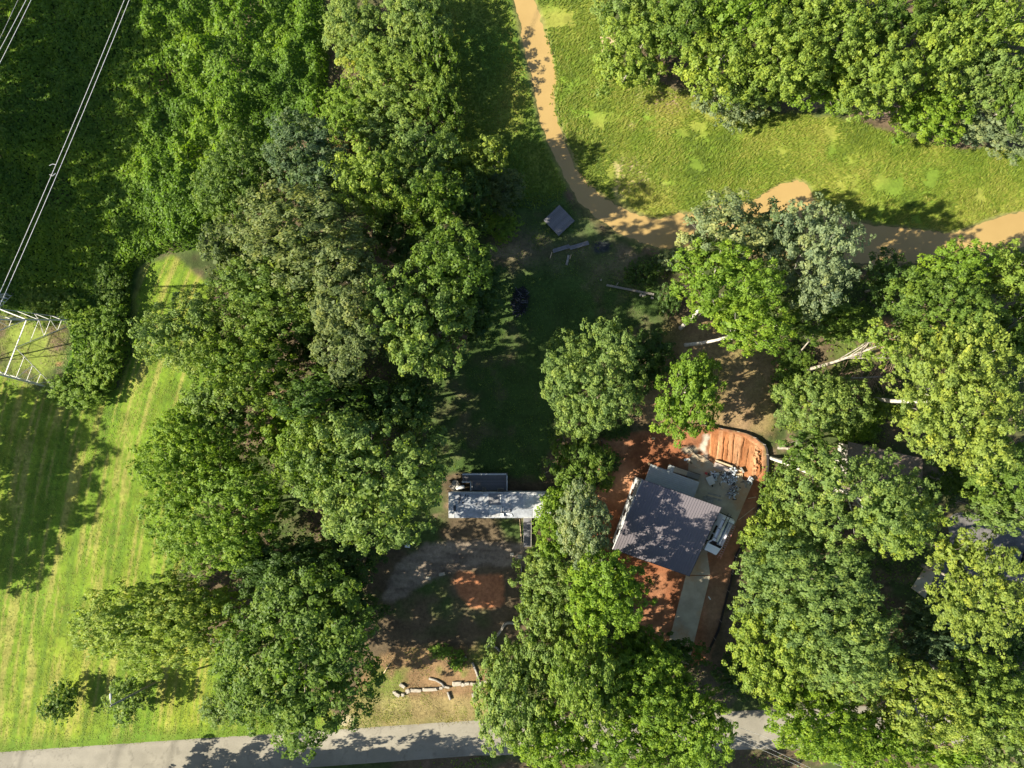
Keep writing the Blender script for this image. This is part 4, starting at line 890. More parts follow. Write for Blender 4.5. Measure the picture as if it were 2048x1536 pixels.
scatter('undergrowth', UNDER, 9, low_h, 0.30, 0.22, 'mid', 111, 0.6, zj=0.1, lump=(3.0, 0.46), tintc=0.4)
rngl = np.random.default_rng(12)

# ------------------------------------------------------------------ lattice pylon and its conductors
def pylon():
    f1 = W(166, 640); f2 = W(112, 778); ax = (f2 - f1); side = ax.length; ax.normalize(); out_ = Vector((-ax.y, ax.x, 0))
    if out_.x > 0: out_ = -out_
    cen = (f1 + f2) / 2 + out_ * side / 2
    root = thing('lattice_pylon', 'tall pale steel lattice pylon standing at the edge of the mown field', 'pylon', tuple(cen))
    HW = 27.0; HT = 38.0
    def corner(sx, sy, z):
        t = min(z / HW, 1); hw = side / 2 * (1 - t) + 0.85 * t
        return ax * (sx * hw) + out_ * (sy * hw) + Vector((0, 0, z))
    def strut(name, a, b, w): MB().beam(a, b, w).build(name, M['steel'], root)
    for sx in (-1, 1):
        for sy in (-1, 1):
            strut('leg', corner(sx, sy, -.2), corner(sx, sy, HW), 0.145); strut('leg', corner(sx, sy, HW), corner(sx, sy, HT), 0.12)
    lev = [0, 8.5, 14.5, 19.5, 23.5, 27, 30, 33, 36, 38]
    for li in range(len(lev) - 1):
        z0, z1 = lev[li], lev[li + 1]
        for (c0, c1) in (((-1, -1), (1, -1)), ((1, -1), (1, 1)), ((1, 1), (-1, 1)), ((-1, 1), (-1, -1))):
            a0 = corner(*c0, z0); b0 = corner(*c1, z0); a1 = corner(*c0, z1); b1 = corner(*c1, z1); wd_ = 0.07 if z0 < 20 else 0.06
            strut('belt', a1, b1, 0.10)
            mid = (a1 + b1) / 2
            if z0 < 24:
                strut('brace', mid, a0, wd_); strut('brace', mid, b0, wd_)
                n = 5 if li == 0 else 3
                for (lo_, hi_) in ((a0, a1), (b0, b1)):
                    prev = None
                    for k in range(1, n):
                        t = k / n; q = mid.lerp(lo_, t); l_ = hi_.lerp(lo_, t); l2 = hi_.lerp(lo_, (k - 1) / n + 0.0)
                        strut('brace', q, l_, 0.05)
                        if k > 1 or li > 0: strut('brace', q, l2, 0.05)
            else:
                strut('brace', a0, b1, wd_); strut('brace', b0, a1, wd_)
    for z, ln in ((26.5, 10.5), (32.0, 8.0)):
        for s_ in (-1, 1):
            tip = -out_ * 0 + (-out_ * s_) * ln + Vector((0, 0, z + 0.3))
            for sx in (-1, 1):
                strut('crossarm', corner(sx, -s_, z), tip, 0.16); strut('crossarm', corner(sx, -s_, z + 2.0), tip, 0.12)
                for k in (1, 2, 3):
                    strut('brace', corner(sx, -s_, z).lerp(tip, k / 4), corner(sx, -s_, z + 2.0).lerp(tip, (k - .5) / 4), 0.08)
            for k in (1, 2, 3): strut('brace', corner(-1, -s_, z).lerp(tip, k / 4), corner(1, -s_, z).lerp(tip, k / 4), 0.08)
    return cen, ax, out_
pc, pax, pout = pylon()
def wire(label, pxa, pya, pxb, pyb, z, rad, group, dx=0.0):
    a = W(pxa, pya, z); b = W(pxb, pyb, z); d = (a - b).normalized()
    ext = a + d * 45; far = b - d * 8
    mb = MB(); pts = []
    for k in range(25):
        t = k / 24; p = far.lerp(ext, t); p.z = z - 1.6 * (1 - (2 * t - 1) ** 2) + 0.8; pts.append(p)
    mb.tube(pts, rad, 5, False)
    return tag(mb.build('overhead_wire', M['wire'], None, True), label, 'power line', group)
g = 'conductors of the high voltage line'
wire('left strand of the twin conductor crossing the vine thicket', 236, 0, 0, 594, 26, 0.024, g)
wire('right strand of the twin conductor crossing the vine thicket', 246, 0, 0, 619, 26, 0.024, g)
wire('upper strand of the twin conductor in the upper corner', 45, 0, -6, 112, 32, 0.022, g)
wire('lower strand of the twin conductor in the upper corner', 54, 0, -6, 140, 32, 0.022, g)
wire('thin single ground wire nearest the frame corner', 30, 0, -4, 86, 37, 0.010, g)
sp_ = thing('conductor_spacer', 'small spacer frame clipped between the two strands of the twin conductor', 'spacer', tuple(W(105, 340, 26)))
mb = MB()
o_ = W(105, 340, 26)
for yy in (-0.42, 0.42):
    pa = W(104, 333, 26) - o_; q0 = Vector((-0.30, yy, 0)); q1 = Vector((0.30, yy + .1, 0))
    MB().tube([q0, Vector((0, yy + (0.15 if yy > 0 else -.15), 0)), q1], 0.022, 5).build('bar', M['wire'], sp_)

# leaning street lamp on its timber pole
bs = W(322, 1359); tp = W(221, 1412, 10.2)
lampt = thing('street_lamp', 'tall grey timber street lamp leaning over the round verge shrub', 'street lamp', tuple(bs))
d = tp - bs
MB().tube([Vector((0, 0, -.2)), d * 0.5, d], [0.15, 0.125, 0.095], 8).build('pole', M['wood_weathered'], lampt, True)
arm = d * 0.97
MB().tube([arm, arm + Vector((-.1, .45, .2)), arm + Vector((-.05, 1.0, .25))], 0.035, 6).build('arm', M['steel'], lampt, True)
mb = MB()
hd = arm + Vector((-.05, 1.05, .25)); mb.tube([hd + Vector((0, -.35, 0)), hd, hd + Vector((0, .4, 0)), hd + Vector((0, .5, -.02))], [0.07, 0.14, 0.13, 0.05], 8)
mb.build('lamp_head', M['steel'], lampt, True)

# service wires over the road
for (a, b_, lab) in (((1440, 1444), (1680, 1536), 'upper service wire crossing the open road'), ((1430, 1462), (1650, 1560), 'middle service wire crossing the open road'), ((1500, 1482), (1620, 1540), 'lowest service wire crossing the road edge')):
    p0 = W(*a, 7.0); p1 = W(*b_, 7.0); dd = (p1 - p0); mb = MB(); p0 = p0 - dd * 0.6; p1 = p1 + dd * 1.2
    mb.tube([p0.lerp(p1, k / 10) - Vector((0, 0, 0.8 * (1 - (k / 5 - 1) ** 2))) for k in range(11)], 0.016, 4, False)
    tag(mb.build('service_wire', M['wire'], None), lab, 'wire', 'service wires by the road')

# ------------------------------------------------------------------ the trailer, its deck and ramp
TX0, TX1 = W(897, 0, 3.2).x, W(1103, 0, 3.2).x; TY1, TY0 = W(0, 987, 3.2).y, W(0, 1036, 3.2).y
tw, td = TX1 - TX0, TY1 - TY0
M['tin'] = surf('trailer_roof_tin', (0.25, 0.26, 0.275), 0.5, 0.28, 1.2, metal=0.1, spec=0.5, second=(0.17, 0.175, 0.19), scale2=0.9, bump=0.15)
M['tin_pale'] = surf('trailer_roof_pale', (0.36, 0.36, 0.35), 0.5, 0.2, 1.4, spec=0.5, second=(0.25, 0.245, 0.24), scale2=1.1, bump=0.12)
M['tin_dark'] = surf('trailer_roof_patch', (0.12, 0.12, 0.13), 0.7, 0.25, 2, second=(0.18, 0.175, 0.17), scale2=3)
M['tin_stain'] = surf('roof_stain', (0.05, 0.05, 0.055), 0.8, 0.3, 3)
tr = thing('trailer', 'long single wide trailer with a patched bluish metal roof', 'mobile home', (TX0, TY0, 0))
mb = MB(); mb.box(0.10, tw - 0.10, 0.10, td - 0.08, 0.55, 3.12); mb.build('wall', M['siding'], tr)
mb = MB(); mb.box(0.25, tw - 0.25, 0.25, td - 0.25, 0.0, 0.55); mb.build('skirting', M['wood_weathered'], tr)
npan = 18
for k in range(npan):
    xa = tw * k / npan; xb = tw * (k + 1) / npan - 0.012
    mb = MB()
    ym = td / 2
    mb.add([(xa, 0, 3.12), (xb, 0, 3.12), (xb, ym, 3.22), (xa, ym, 3.22), (xb, td, 3.12), (xa, td, 3.12), (xa, 0, 3.18), (xb, 0, 3.18), (xb, ym, 3.28), (xa, ym, 3.28), (xb, td, 3.18), (xa, td, 3.18)],
           [(0, 3, 2, 1), (3, 5, 4, 2), (6, 7, 8, 9), (9, 8, 10, 11), (0, 1, 7, 6), (5, 11, 10, 4), (0, 6, 9, 3), (3, 9, 11, 5), (1, 2, 8, 7), (2, 4, 10, 8)])
    mb.box(xa, xa + 0.03, 0, td, 3.2, 3.215)
    mb.build('roof_panel', M['tin_pale'] if k in (0, 13, 14, 15, 16, 17, 6) else M['tin'], tr)
def tpx(px, py): p = W(px, py, 3.3); return p.x - TX0, p.y - TY0
def patch(name, px0, py0, px1, py1, z, mat):
    a = tpx(px0, py1); c = tpx(px1, py0)
    def zz(y): return 3.18 + 0.10 * (1 - abs(2 * y / td - 1)) + z
    mb = MB(); ysp = [a[1], min(max(td / 2, a[1]), c[1]), c[1]]
    for j in range(2):
        if ysp[j + 1] - ysp[j] < 0.01: continue
        y0_, y1_ = ysp[j], ysp[j + 1]
        mb.add([(a[0], y0_, zz(y0_)), (c[0], y0_, zz(y0_)), (c[0], y1_, zz(y1_)), (a[0], y1_, zz(y1_)), (a[0], y0_, zz(y0_) + .012), (c[0], y0_, zz(y0_) + .012), (c[0], y1_, zz(y1_) + .012), (a[0], y1_, zz(y1_) + .012)],
               [(3, 2, 1, 0), (4, 5, 6, 7), (0, 1, 5, 4), (1, 2, 6, 5), (2, 3, 7, 6), (3, 0, 4, 7)])
    return mb.build(name, mat, tr)
patch('roof_patch', 977, 988, 1002, 1009, 0.034, M['tin_dark']); patch('roof_patch', 930, 1009.5, 977, 1034, 0.034, M['tin'])
patch('roof_patch', 978, 1010, 1004, 1034.5, 0.034, M['tin_pale']); patch('roof_patch', 1030, 1017, 1064, 1034, 0.034, M['tin']); patch('roof_patch', 1012, 989, 1019, 1008, 0.034, M['tin_pale'])
patch('roof_patch', 897.5, 1021, 912, 1027, 0.034, M['tin_pale'])
for (x0_, y0_, x1_, y1_) in ((907, 1011, 912, 1022), (919, 989, 921, 1001), (917, 1000, 919, 1007), (951, 1008, 953.5, 1011), (924, 1004, 928, 1007), (930, 989, 932, 993), (935, 990, 937, 994), (1005, 1013, 1006.5, 1024), (1020, 1018, 1022.5, 1024)):
    patch('roof_stain', x0_, y0_, x1_, y1_, 0.05, M['tin_stain'])
patch('seal_strip', 1000.5, 989, 1002.2, 1006, 0.06, M['white'])
mb = MB(); mb.box(-0.02, tw + .02, td + 0.005, td + 0.16, 3.02, 3.10); mb.build('gutter', M['tin_pale'], tr)
x_, y_ = tpx(1003.5, 1029.5)
mb = MB(); mb.box(x_ - .2, x_ + .2, y_ - .2, y_ + .2, 3.22, 3.52); mb.box(x_ - .24, x_ + .24, y_ - .24, y_ + .24, 3.52, 3.57); mb.build('roof_vent', M['white'], tr)
for k, xx in enumerate((1.5, 4.2, 7.0, 10.4)):
    w_ = MB(); w_.box(xx, xx + 1.0, td - 0.085, td - 0.05, 1.5, 2.5); fr = w_.build('window', M['rail_white'], tr)
    p_ = MB(); p_.box(xx + .07, xx + .93, td - 0.052, td - 0.04, 1.57, 2.43); p_.build('pane', M['glass'], fr)
    w_ = MB(); w_.box(xx, xx + 1.0, 0.055, 0.105, 1.5, 2.5); fr = w_.build('window', M['rail_white'], tr)
    p_ = MB(); p_.box(xx + .07, xx + .93, 0.045, 0.058, 1.57, 2.43); p_.build('pane', M['glass'], fr)
def flat_board(name, label, cat, px0, py0, px1, py1, w, z, mat, h=0.05, group=None):
    p0 = W(px0, py0, z); p1 = W(px1, py1, z); c_ = (p0 + p1) / 2
    o = thing(name, label, cat, (c_.x, c_.y, z), 0, group) if False else None
    mb = MB(); mb.beam(p0 - c_, p1 - c_, w, h); ob = mb.build(name, mat); ob.location = c_; return tag(ob, label, cat, group)
flat_board('scrap_strip', 'white strip of trim lying upright on the trailer roof', 'trim', 1006.5, 1014, 1006.5, 1023, 0.18, 3.30, M['white'])
flat_board('scrap_strip', 'long white metal strip on the trailer roof edge', 'trim', 1011, 1027, 1023.5, 1029, 0.16, 3.30, M['white'])
flat_board('scrap_strip', 'short white strip at the corner of the trailer roof strip', 'trim', 1023.5, 1029.5, 1023, 1034, 0.20, 3.28, M['white'])
# deck
DZ = 0.85
dx0, dx1 = W(925, 0, DZ).x, W(1015, 0, DZ).x; dy1 = W(0, 946, DZ).y; dy0 = TY1 + 0.05
dk = thing('deck', 'weathered plank deck with pale railing along the trailer', 'deck', (dx0, dy0, 0))
n = 44; pw = (dx1 - dx0) / n; dl = dy1 - dy0; me = None
for k in range(n):
    cut = 1.25 if k * pw < 1.1 else 0.0
    mb = MB(); mb.box(0, pw - 0.015, cut, dl, DZ - 0.04, DZ + rngl.uniform(-.004, .006)); o = mb.build('plank', M['wood_grey'], dk); o.location.x = k * pw
for x in (0.05, (dx1 - dx0) / 2, dx1 - dx0 - .1):
    for y in (1.4, dl - .15): MB().box(x, x + .1, y, y + .1, -.1, DZ - .05).build('post', M['wood_weathered'], dk)
RW = M['rail_white']; DW = dx1 - dx0
def rail(x0_, y0_, x1_, y1_):
    MB().beam((x0_, y0_, DZ + 1.0), (x1_, y1_, DZ + 1.0), 0.13, 0.05).build('rail', RW, dk)
    MB().beam((x0_, y0_, DZ + .18), (x1_, y1_, DZ + .18), 0.05, 0.06).build('rail', RW, dk)
    L_ = math.hypot(x1_ - x0_, y1_ - y0_); m_ = max(2, int(L_ / 1.0))
    for k in range(m_ + 1):
        t = k / m_; MB().box(-.045, .045, -.045, .045, DZ + .002, DZ + 0.97).build('rail_post', RW, dk).location = (x0_ + (x1_ - x0_) * t, y0_ + (y1_ - y0_) * t, 0)
rail(0.06, dl - .06, DW - .2, dl - .06); rail(DW - .06, dl - .2, DW - .06, 0.1); rail(0.02, 1.22, 1.08, 1.22); rail(1.14, 1.12, 1.14, 0.1)
def on_deck(px, py, z=DZ): p = W(px, py, z); return p
# things on and beside the deck
def chair(label, loc, rz, mat):
    t = thing('chair', label, 'chair', loc, rz)
    MB().box(-.25, .25, -.25, .25, .40, .45).build('seat', mat, t, bevel=.01)
    MB().add([(-.25, .25, .45), (.25, .25, .45), (.25, .36, .9), (-.25, .36, .9), (-.25, .29, .45), (.25, .29, .45), (.25, .40, .9), (-.25, .40, .9)], [(0, 1, 2, 3), (7, 6, 5, 4), (0, 3, 7, 4), (1, 5, 6, 2), (3, 2, 6, 7), (0, 4, 5, 1)]).build('backrest', mat, t)
    for sx in (-.22, .22):
        for sy in (-.22, .22): MB().tube([(sx, sy, 0), (sx, sy, .41)], .022, 6).build('leg', mat, t)
        MB().box(sx - .03, sx + .03, -.24, .28, .60, .64).build('armrest', mat, t); MB().box(sx - .02, sx + .02, -.24, -.20, .44, .60).build('arm_support', mat, t)
    return t
chair('grey plastic chair on the trailer deck', tuple(on_deck(969, 978)), 0.1, M['wood_weathered'])
chair('white plastic lawn chair alone on the shaded back lawn', tuple(W(963, 657)), 0.6, M['white'])
bx_ = thing('planter_box', 'pale framed planter box against the trailer wall on the deck', 'planter', tuple(on_deck(1001.5, 980)))
for (a0, a1, b0, b1) in ((-.42, .42, .2, .26), (-.42, .42, -.26, -.2), (-.42, -.36, -.2, .2), (.36, .42, -.2, .2)): MB().box(a0, a1, b0, b1, 0, .5).build('side', M['wood_weathered'], bx_)
MB().box(-.36, .36, -.2, .2, 0, .35).build('soil', M['bark_dark'], bx_)
tg = thing('gas_grill', 'white lidded gas grill in the corner beside the deck', 'grill', tuple(W(921.5, 973)), 0.15)
MB().tube([(-.55, 0, .82), (-.5, 0, .86), (.5, 0, .86), (.55, 0, .82)], [.10, .26, .26, .10], 10).build('lid', M['white'], tg, True)
MB().box(-.5, .5, -.24, .24, .55, .82).build('firebox', M['rubber'], tg)
for sx in (-.45, .45):
    for sy in (-.2, .2): MB().box(sx - .025, sx + .025, sy - .025, sy + .025, 0, .55).build('leg', M['rubber'], tg)
tt = thing('round_table', 'small round grey table beside the deck', 'table', tuple(W(911, 966)))
MB().tube([(0, 0, .68), (0, 0, .72)], .48, 20).build('tabletop', M['wood_weathered'], tt)
MB().tube([(0, 0, 0), (0, 0, .68)], [.07, .05], 8).build('leg', M['rubber'], tt); MB().tube([(0, 0, 0), (0, 0, .05)], .3, 12).build('base', M['rubber'], tt)
lc = thing('lounge_chair', 'grey sling lounge chair beside the small round table', 'chair', tuple(W(908, 976)), 0.7)
MB().box(-.28, .28, -.5, .25, .34, .37).build('seat', M['wood_weathered'], lc); MB().add([(-.28, .25, .37), (.28, .25, .37), (.28, .6, .85), (-.28, .6, .85), (-.28, .29, .35), (.28, .29, .35), (.28, .64, .83), (-.28, .64, .83)], [(0, 1, 2, 3), (7, 6, 5, 4), (0, 3, 7, 4), (1, 5, 6, 2), (3, 2, 6, 7), (0, 4, 5, 1)]).build('backrest', M['wood_weathered'], lc)
for sx in (-.27, .27):
    MB().tube([(sx, -.5, 0), (sx, -.5, .36)], .02, 6).build('leg', M['steel'], lc); MB().tube([(sx, .25, 0), (sx, .25, .36)], .02, 6).build('leg', M['steel'], lc)
# ramp
rx0, rx1 = W(1047, 0, .5).x, W(1062, 0, .5).x; ry1, ry0 = TY0 - 0.02, W(0, 1093, 0).y
rp = thing('ramp', 'grey plank access ramp with side rails leading up to the trailer', 'ramp', (rx0, ry0, 0))
rl_ = ry1 - ry0; n = 26
for k in range(n):
    y = rl_ * k / n; z = 0.08 + 0.75 * min(1, y / (rl_ - 1.1)); MB().box(0, rx1 - rx0, 0, rl_ / n - .012, 0, .04).build('plank', M['wood_grey'], rp).location = (0, y, z)
for x in (0.0, rx1 - rx0):
    MB().beam((x, 0.2, 1.0), (x, rl_ - 1.1, 1.75), .07, .07).build('handrail', M['wood_weathered'], rp); MB().beam((x, rl_ - 1.1, 1.75), (x, rl_, 1.75), .07, .07).build('handrail', M['wood_weathered'], rp)
    for k in range(5):
        y = 0.2 + (rl_ - .3) * k / 4; z = 1.0 + .75 * min(1, (y - .2) / (rl_ - 1.3)); MB().box(x - .04, x + .04, y - .04, y + .04, 0, z).build('post', M['wood_weathered'], rp)
flat_board('timber_pole', 'thin pole lying beside the trailer ramp', 'pole', 1039, 1038, 1043, 1085, 0.09, 0.1, M['wood_tan'])

# ------------------------------------------------------------------ the new house
ZN, ZS = 6.4, 3.7
NW, NE, SW_, SE = W(1284, 959, ZN), W(1441, 1015, ZN), W(1226, 1098, ZS), W(1376, 1151, ZS)
hu = ((NE - NW) + (SE - SW_)); hu.z = 0; hu.normalize(); hv = Vector((-hu.y, hu.x, 0))
hang = math.atan2(hu.y, hu.x); hw = (NE - NW).length; hl = (NW.xy - SW_.xy).length
M['roof_metal'] = surf('standing_seam_metal', (0.112, 0.098, 0.104), 0.40, 0.06, 0.5, metal=0.0, spec=0.45, bump=0)
M['wrap'] = surf('house_wrap', (0.42, 0.42, 0.41), 0.6, 0.12, 2, second=(0.2, 0.21, 0.22), scale2=2.2)
M['deckroof'] = surf('deck_membrane', (0.27, 0.28, 0.26), 0.8, 0.10, 2)
M['trim_dark'] = surf('dark_trim', (0.03, 0.03, 0.035), 0.5, 0.1, 2)
ho = thing('new_house', 'new house under construction with a dark standing seam metal roof', 'house', (SW_.x, SW_.y, 0), hang)
# local axes: x along the eave, y up the slope
sl = (ZN - ZS) / hl
n = 31; pw = hw / n
def slope_box(x0_, x1_, y0_, y1_, dz0, dz1):
    return [(x0_, y0_, ZS + sl * y0_ + dz0), (x1_, y0_, ZS + sl * y0_ + dz0), (x1_, y1_, ZS + sl * y1_ + dz0), (x0_, y1_, ZS + sl * y1_ + dz0),
            (x0_, y0_, ZS + sl * y0_ + dz1), (x1_, y0_, ZS + sl * y0_ + dz1), (x1_, y1_, ZS + sl * y1_ + dz1), (x0_, y1_, ZS + sl * y1_ + dz1)]
BF = [(3, 2, 1, 0), (4, 5, 6, 7), (0, 1, 5, 4), (1, 2, 6, 5), (2, 3, 7, 6), (3, 0, 4, 7)]
mb = MB(); mb.add(slope_box(0, pw - .004, 0, hl, -.06, 0), BF); mb.add(slope_box(0, .045, 0, hl, .002, .055), BF)
p0 = mb.build('roof_panel', M['roof_metal'], ho)
for k in range(1, n):
    o = p0.copy(); C.objects.link(o); o.location.x = k * pw
for (a0, a1, b0, b1) in ((-.05, 0, -.05, hl + .05), (hw, hw + .05, -.05, hl + .05), (0, hw, hl, hl + .05), (0, hw, -.05, 0)):
    MB().add(slope_box(a0, a1, b0, b1, -.22, .03), BF).build('fascia', M['rail_white'] if a1 == 0 else M['trim_dark'], ho)
e = 0.35
def wall_poly(name, pts, mat): 
    return MB().add(pts, [tuple(range(len(pts)))]).build(name, mat, ho)
w0 = e
def zroof(y): return ZS + sl * y - .08
for name, x0_, x1_, y0_, y1_ in (('west', 0.30, 0.45, e, hl - e), ('east', hw - e - .15, hw - e, e, hl - e)):
    MB().add([(x0_, y0_, -.1), (x1_, y0_, -.1), (x1_, y1_, -.1), (x0_, y1_, -.1), (x0_, y0_, zroof(y0_)), (x1_, y0_, zroof(y0_)), (x1_, y1_, zroof(y1_)), (x0_, y1_, zroof(y1_))], BF).build('wall', M['wrap'], ho)
MB().box(.451, hw - e - .151, e, e + .15, -.1, zroof(e)).build('wall', M['wrap'], ho); MB().box(.451, hw - e - .151, hl - e - .15, hl - e, -.1, zroof(hl - e)).build('wall', M['wrap'], ho)
for (y, z) in ((2.0, 1.2), (4.6, 1.2), (7.4, 1.2), (4.6, 3.4 - .3), (7.4, 3.9)):
    fr = MB().box(.26, .298, y - .5, y + .5, z, z + 1.25).build('window', M['rail_white'], ho); MB().box(.245, .258, y - .42, y + .42, z + .08, z + 1.17).build('pane', M['glass'], fr)
for (x, z) in ((3.0, 3.9), (7.6, 3.9), (7.6, 1.0)):
    fr = MB().box(x - .5, x + .5, hl - e + .002, hl - e + .04, z, z + 1.2).build('window', M['rail_white'], ho); MB().box(x - .42, x + .42, hl - e + .042, hl - e + .055, z + .08, z + 1.12).build('pane', M['glass'], fr)
dr = MB().box(4.6, 5.6, hl - e + .002, hl - e + .05, 2.82, 4.95).build('door', M['rail_white'], ho); MB().box(5.42, 5.5, hl - e + .052, hl - e + .11, 3.8, 3.9).build('handle', M['steel'], dr)
def to_house(px, py, z):
    d_ = W(px, py, z) - Vector((SW_.x, SW_.y, 0)); return d_.x * hu.x + d_.y * hu.y, d_.x * hv.x + d_.y * hv.y
# vent pipes on the roof
x_, y_ = to_house(1322, 1074, 4.6); MB().tube([(x_, y_, ZS + sl * y_ - .05), (x_, y_, ZS + sl * y_ + .35)], .07, 8).build('vent_pipe', M['white'], ho)
x_, y_ = to_house(1319.5, 1093, 4.4); MB().tube([(x_, y_, ZS + sl * y_ - .05), (x_, y_, ZS + sl * y_ + .3)], .06, 8).build('vent_pipe', M['white'], ho)
# the high deck at the back with its stair
DH = 2.75
dpx = [(1291, 962), (1305, 929), (1316, 934), (1333, 939), (1337, 926), (1350, 933), (1347, 943), (1352, 946), (1399, 964), (1389, 998)]
loc_d = [to_house(a, b_, DH) for a, b_ in dpx]; loc_d = [(x, max(y, hl - e + .06)) for x, y in loc_d]
hd_ = thing('back_deck', 'pale raised deck with a stair behind the dark roofed house', 'deck', (SW_.x, SW_.y, 0), hang)
xs_ = [p[0] for p in loc_d]; ymax = max(p[1] for p in loc_d); y00 = hl - e + .06
x_l, x_r = min(xs_), max(xs_)
lx0, ly1 = to_house(1305, 929, DH); nx0, ny0 = to_house(1334, 940, DH); nx1, ny1 = to_house(1350, 933, DH); ex, ey = to_house(1399, 964, DH)
nbd = 14
yb = [y00 + (ey - y00) * k / 9 for k in range(10)]
for k in range(9): MB().box(x_l, ex, yb[k], yb[k + 1] - .012, DH - .05, DH).build('deck_board', M['deckroof'], hd_)
yc = ey
for k in range(4): MB().box(x_l + .0, nx0, ey + (ly1 - ey) * k / 4, ey + (ly1 - ey) * (k + 1) / 4 - .012, DH - .05, DH).build('deck_board', M['deckroof'], hd_)
for k in range(5): MB().box(nx0 + .006, nx1, ey + (ny1 - ey) * k / 5, ey + (ny1 - ey) * (k + 1) / 5 - .012, DH - .05, DH + .002).build('deck_board', M['deckroof'], hd_)
MB().box(x_l - .06, x_l - .005, y00, ly1, DH - .25, DH + .02).build('rim', M['rail_white'], hd_)
for x in (x_l + .1, (x_l + ex) / 2, ex - .2):
    MB().box(x, x + .14, ey - .16, ey - .02, -.1, DH - .055).build('post', M['wood_new'], hd_)
for x in (x_l + .1, nx1 - .2): MB().box(x, x + .14, ly1 - .2, ly1 - .06, -.1, DH - .055).build('post', M['wood_new'], hd_)
sx0, sx1 = nx1 + .05, ex + 0.5; n = 14; sy0, sy1 = ey + .06, min(ny1, ey + 1.15)
for k in range(n):
    x = sx0 + (sx1 - sx0) * k / n; z = DH - (DH - .25) * (k + 1) / (n + 1)
    MB().box(0, (sx1 - sx0) / n - .03, sy0 + .05, sy1 - .05, -.04, 0).build('tread', M['wood_new'] if k < 7 else M['wood_weathered'], hd_).location = (x, 0, z)  # sun and shade put into the colour: paler upper treads, darker lower ones
for y in (sy0, sy1):
    MB().beam((sx0, y, DH - .25), (sx1, y, .12), .05, .28).build('stringer', M['trim_dark'], hd_)

# ------------------------------------------------------------------ building plot: fence, scraps, lumber, van
def silt_fence(label, pts, h=0.75):
    root = thing('silt_fence', label, 'fence', tuple(W(*pts[0])))
    o0 = W(*pts[0]); P = [W(*p) - o0 for p in pts]
    for i in range(len(P) - 1):
        a, b_ = P[i], P[i + 1]; d_ = (b_ - a); L_ = d_.length; m_ = max(1, int(L_ / 2.2)); nrm = Vector((-d_.y, d_.x, 0)).normalized()
        for k in range(m_):
            q0 = a.lerp(b_, k / m_); q1 = a.lerp(b_, (k + 1) / m_); sag = nrm * rngl.uniform(-.12, .12)
            mid = (q0 + q1) / 2 + sag; hh = h * rngl.uniform(.85, 1.0)
            mb = MB()
            for (u0, u1) in ((q0, mid), (mid, q1)): mb.beam(u0 + Vector((0, 0, hh / 2)), u1 + Vector((0, 0, hh / 2)), .035, hh)
            mb.build('fabric_panel', M['silt'], root)
            MB().box(-.03, .03, -.03, .03, -.2, h + .2).build('stake', M['wood_weathered'], root).location = q0 - nrm * .06
silt_fence('black silt fence curving round the orange pad and down the driveway side', smooth([(1382, 848), (1412, 850), (1442, 856), (1475, 862), (1508, 874), (1527, 888), (1533, 908), (1532, 950), (1520, 990), (1510, 1030), (1490, 1070), (1470, 1112), (1455, 1180), (1440, 1240), (1428, 1275), (1416, 1302)], 0))
silt_fence('short black silt fence at the shaded side of the clay', [(1203, 880), (1204, 920), (1202, 958), (1190, 975)])
SCR = 'scraps left on the concrete patio'
rs = np.random.default_rng(77)
foil = surf('foil_insulation', (0.42, 0.45, 0.48), 0.4, 0.45, 5, metal=0.2, spec=0.6)
mb_ = [('crumpled foil sheet', foil), ('board', M['wood_new']), ('grey offcut', M['wood_weathered'])]
# heap of foil and offcuts: too tangled to count
V_ = []; mbh = MB(); mbw = MB(); mbd = MB()
for k in range(380):
    t = rs.random(); cx, cy, sp = ((1425, 953, 7), (1460, 957, 9), (1466, 976, 8), (1462, 985, 6), (1445, 955, 8), (1498, 960, 5), (1463, 942, 6))[rs.integers(0, 7)]
    p = W(cx + rs.normal(0, sp * .6), cy + rs.normal(0, sp * .7), 0.1); z = 0.12 + rs.uniform(0, .45); a = rs.uniform(0, math.pi); L_ = rs.uniform(.10, .50)
    d_ = Vector((math.cos(a), math.sin(a), rs.uniform(-.3, .3))) * L_ / 2
    (mbh if t < .40 else mbw if t < .72 else mbd).beam(p + Vector((0, 0, z)) - d_, p + Vector((0, 0, z)) + d_, rs.uniform(.04, .20) if t < .5 else rs.uniform(.06, .14), .03)
tag(mbh.build('foil_debris', foil), kind='stuff'); tag(mbw.build('timber_debris', M['wood_weathered']), kind='stuff'); tag(mbd.build('dark_debris', M['trim_dark']), kind='stuff')
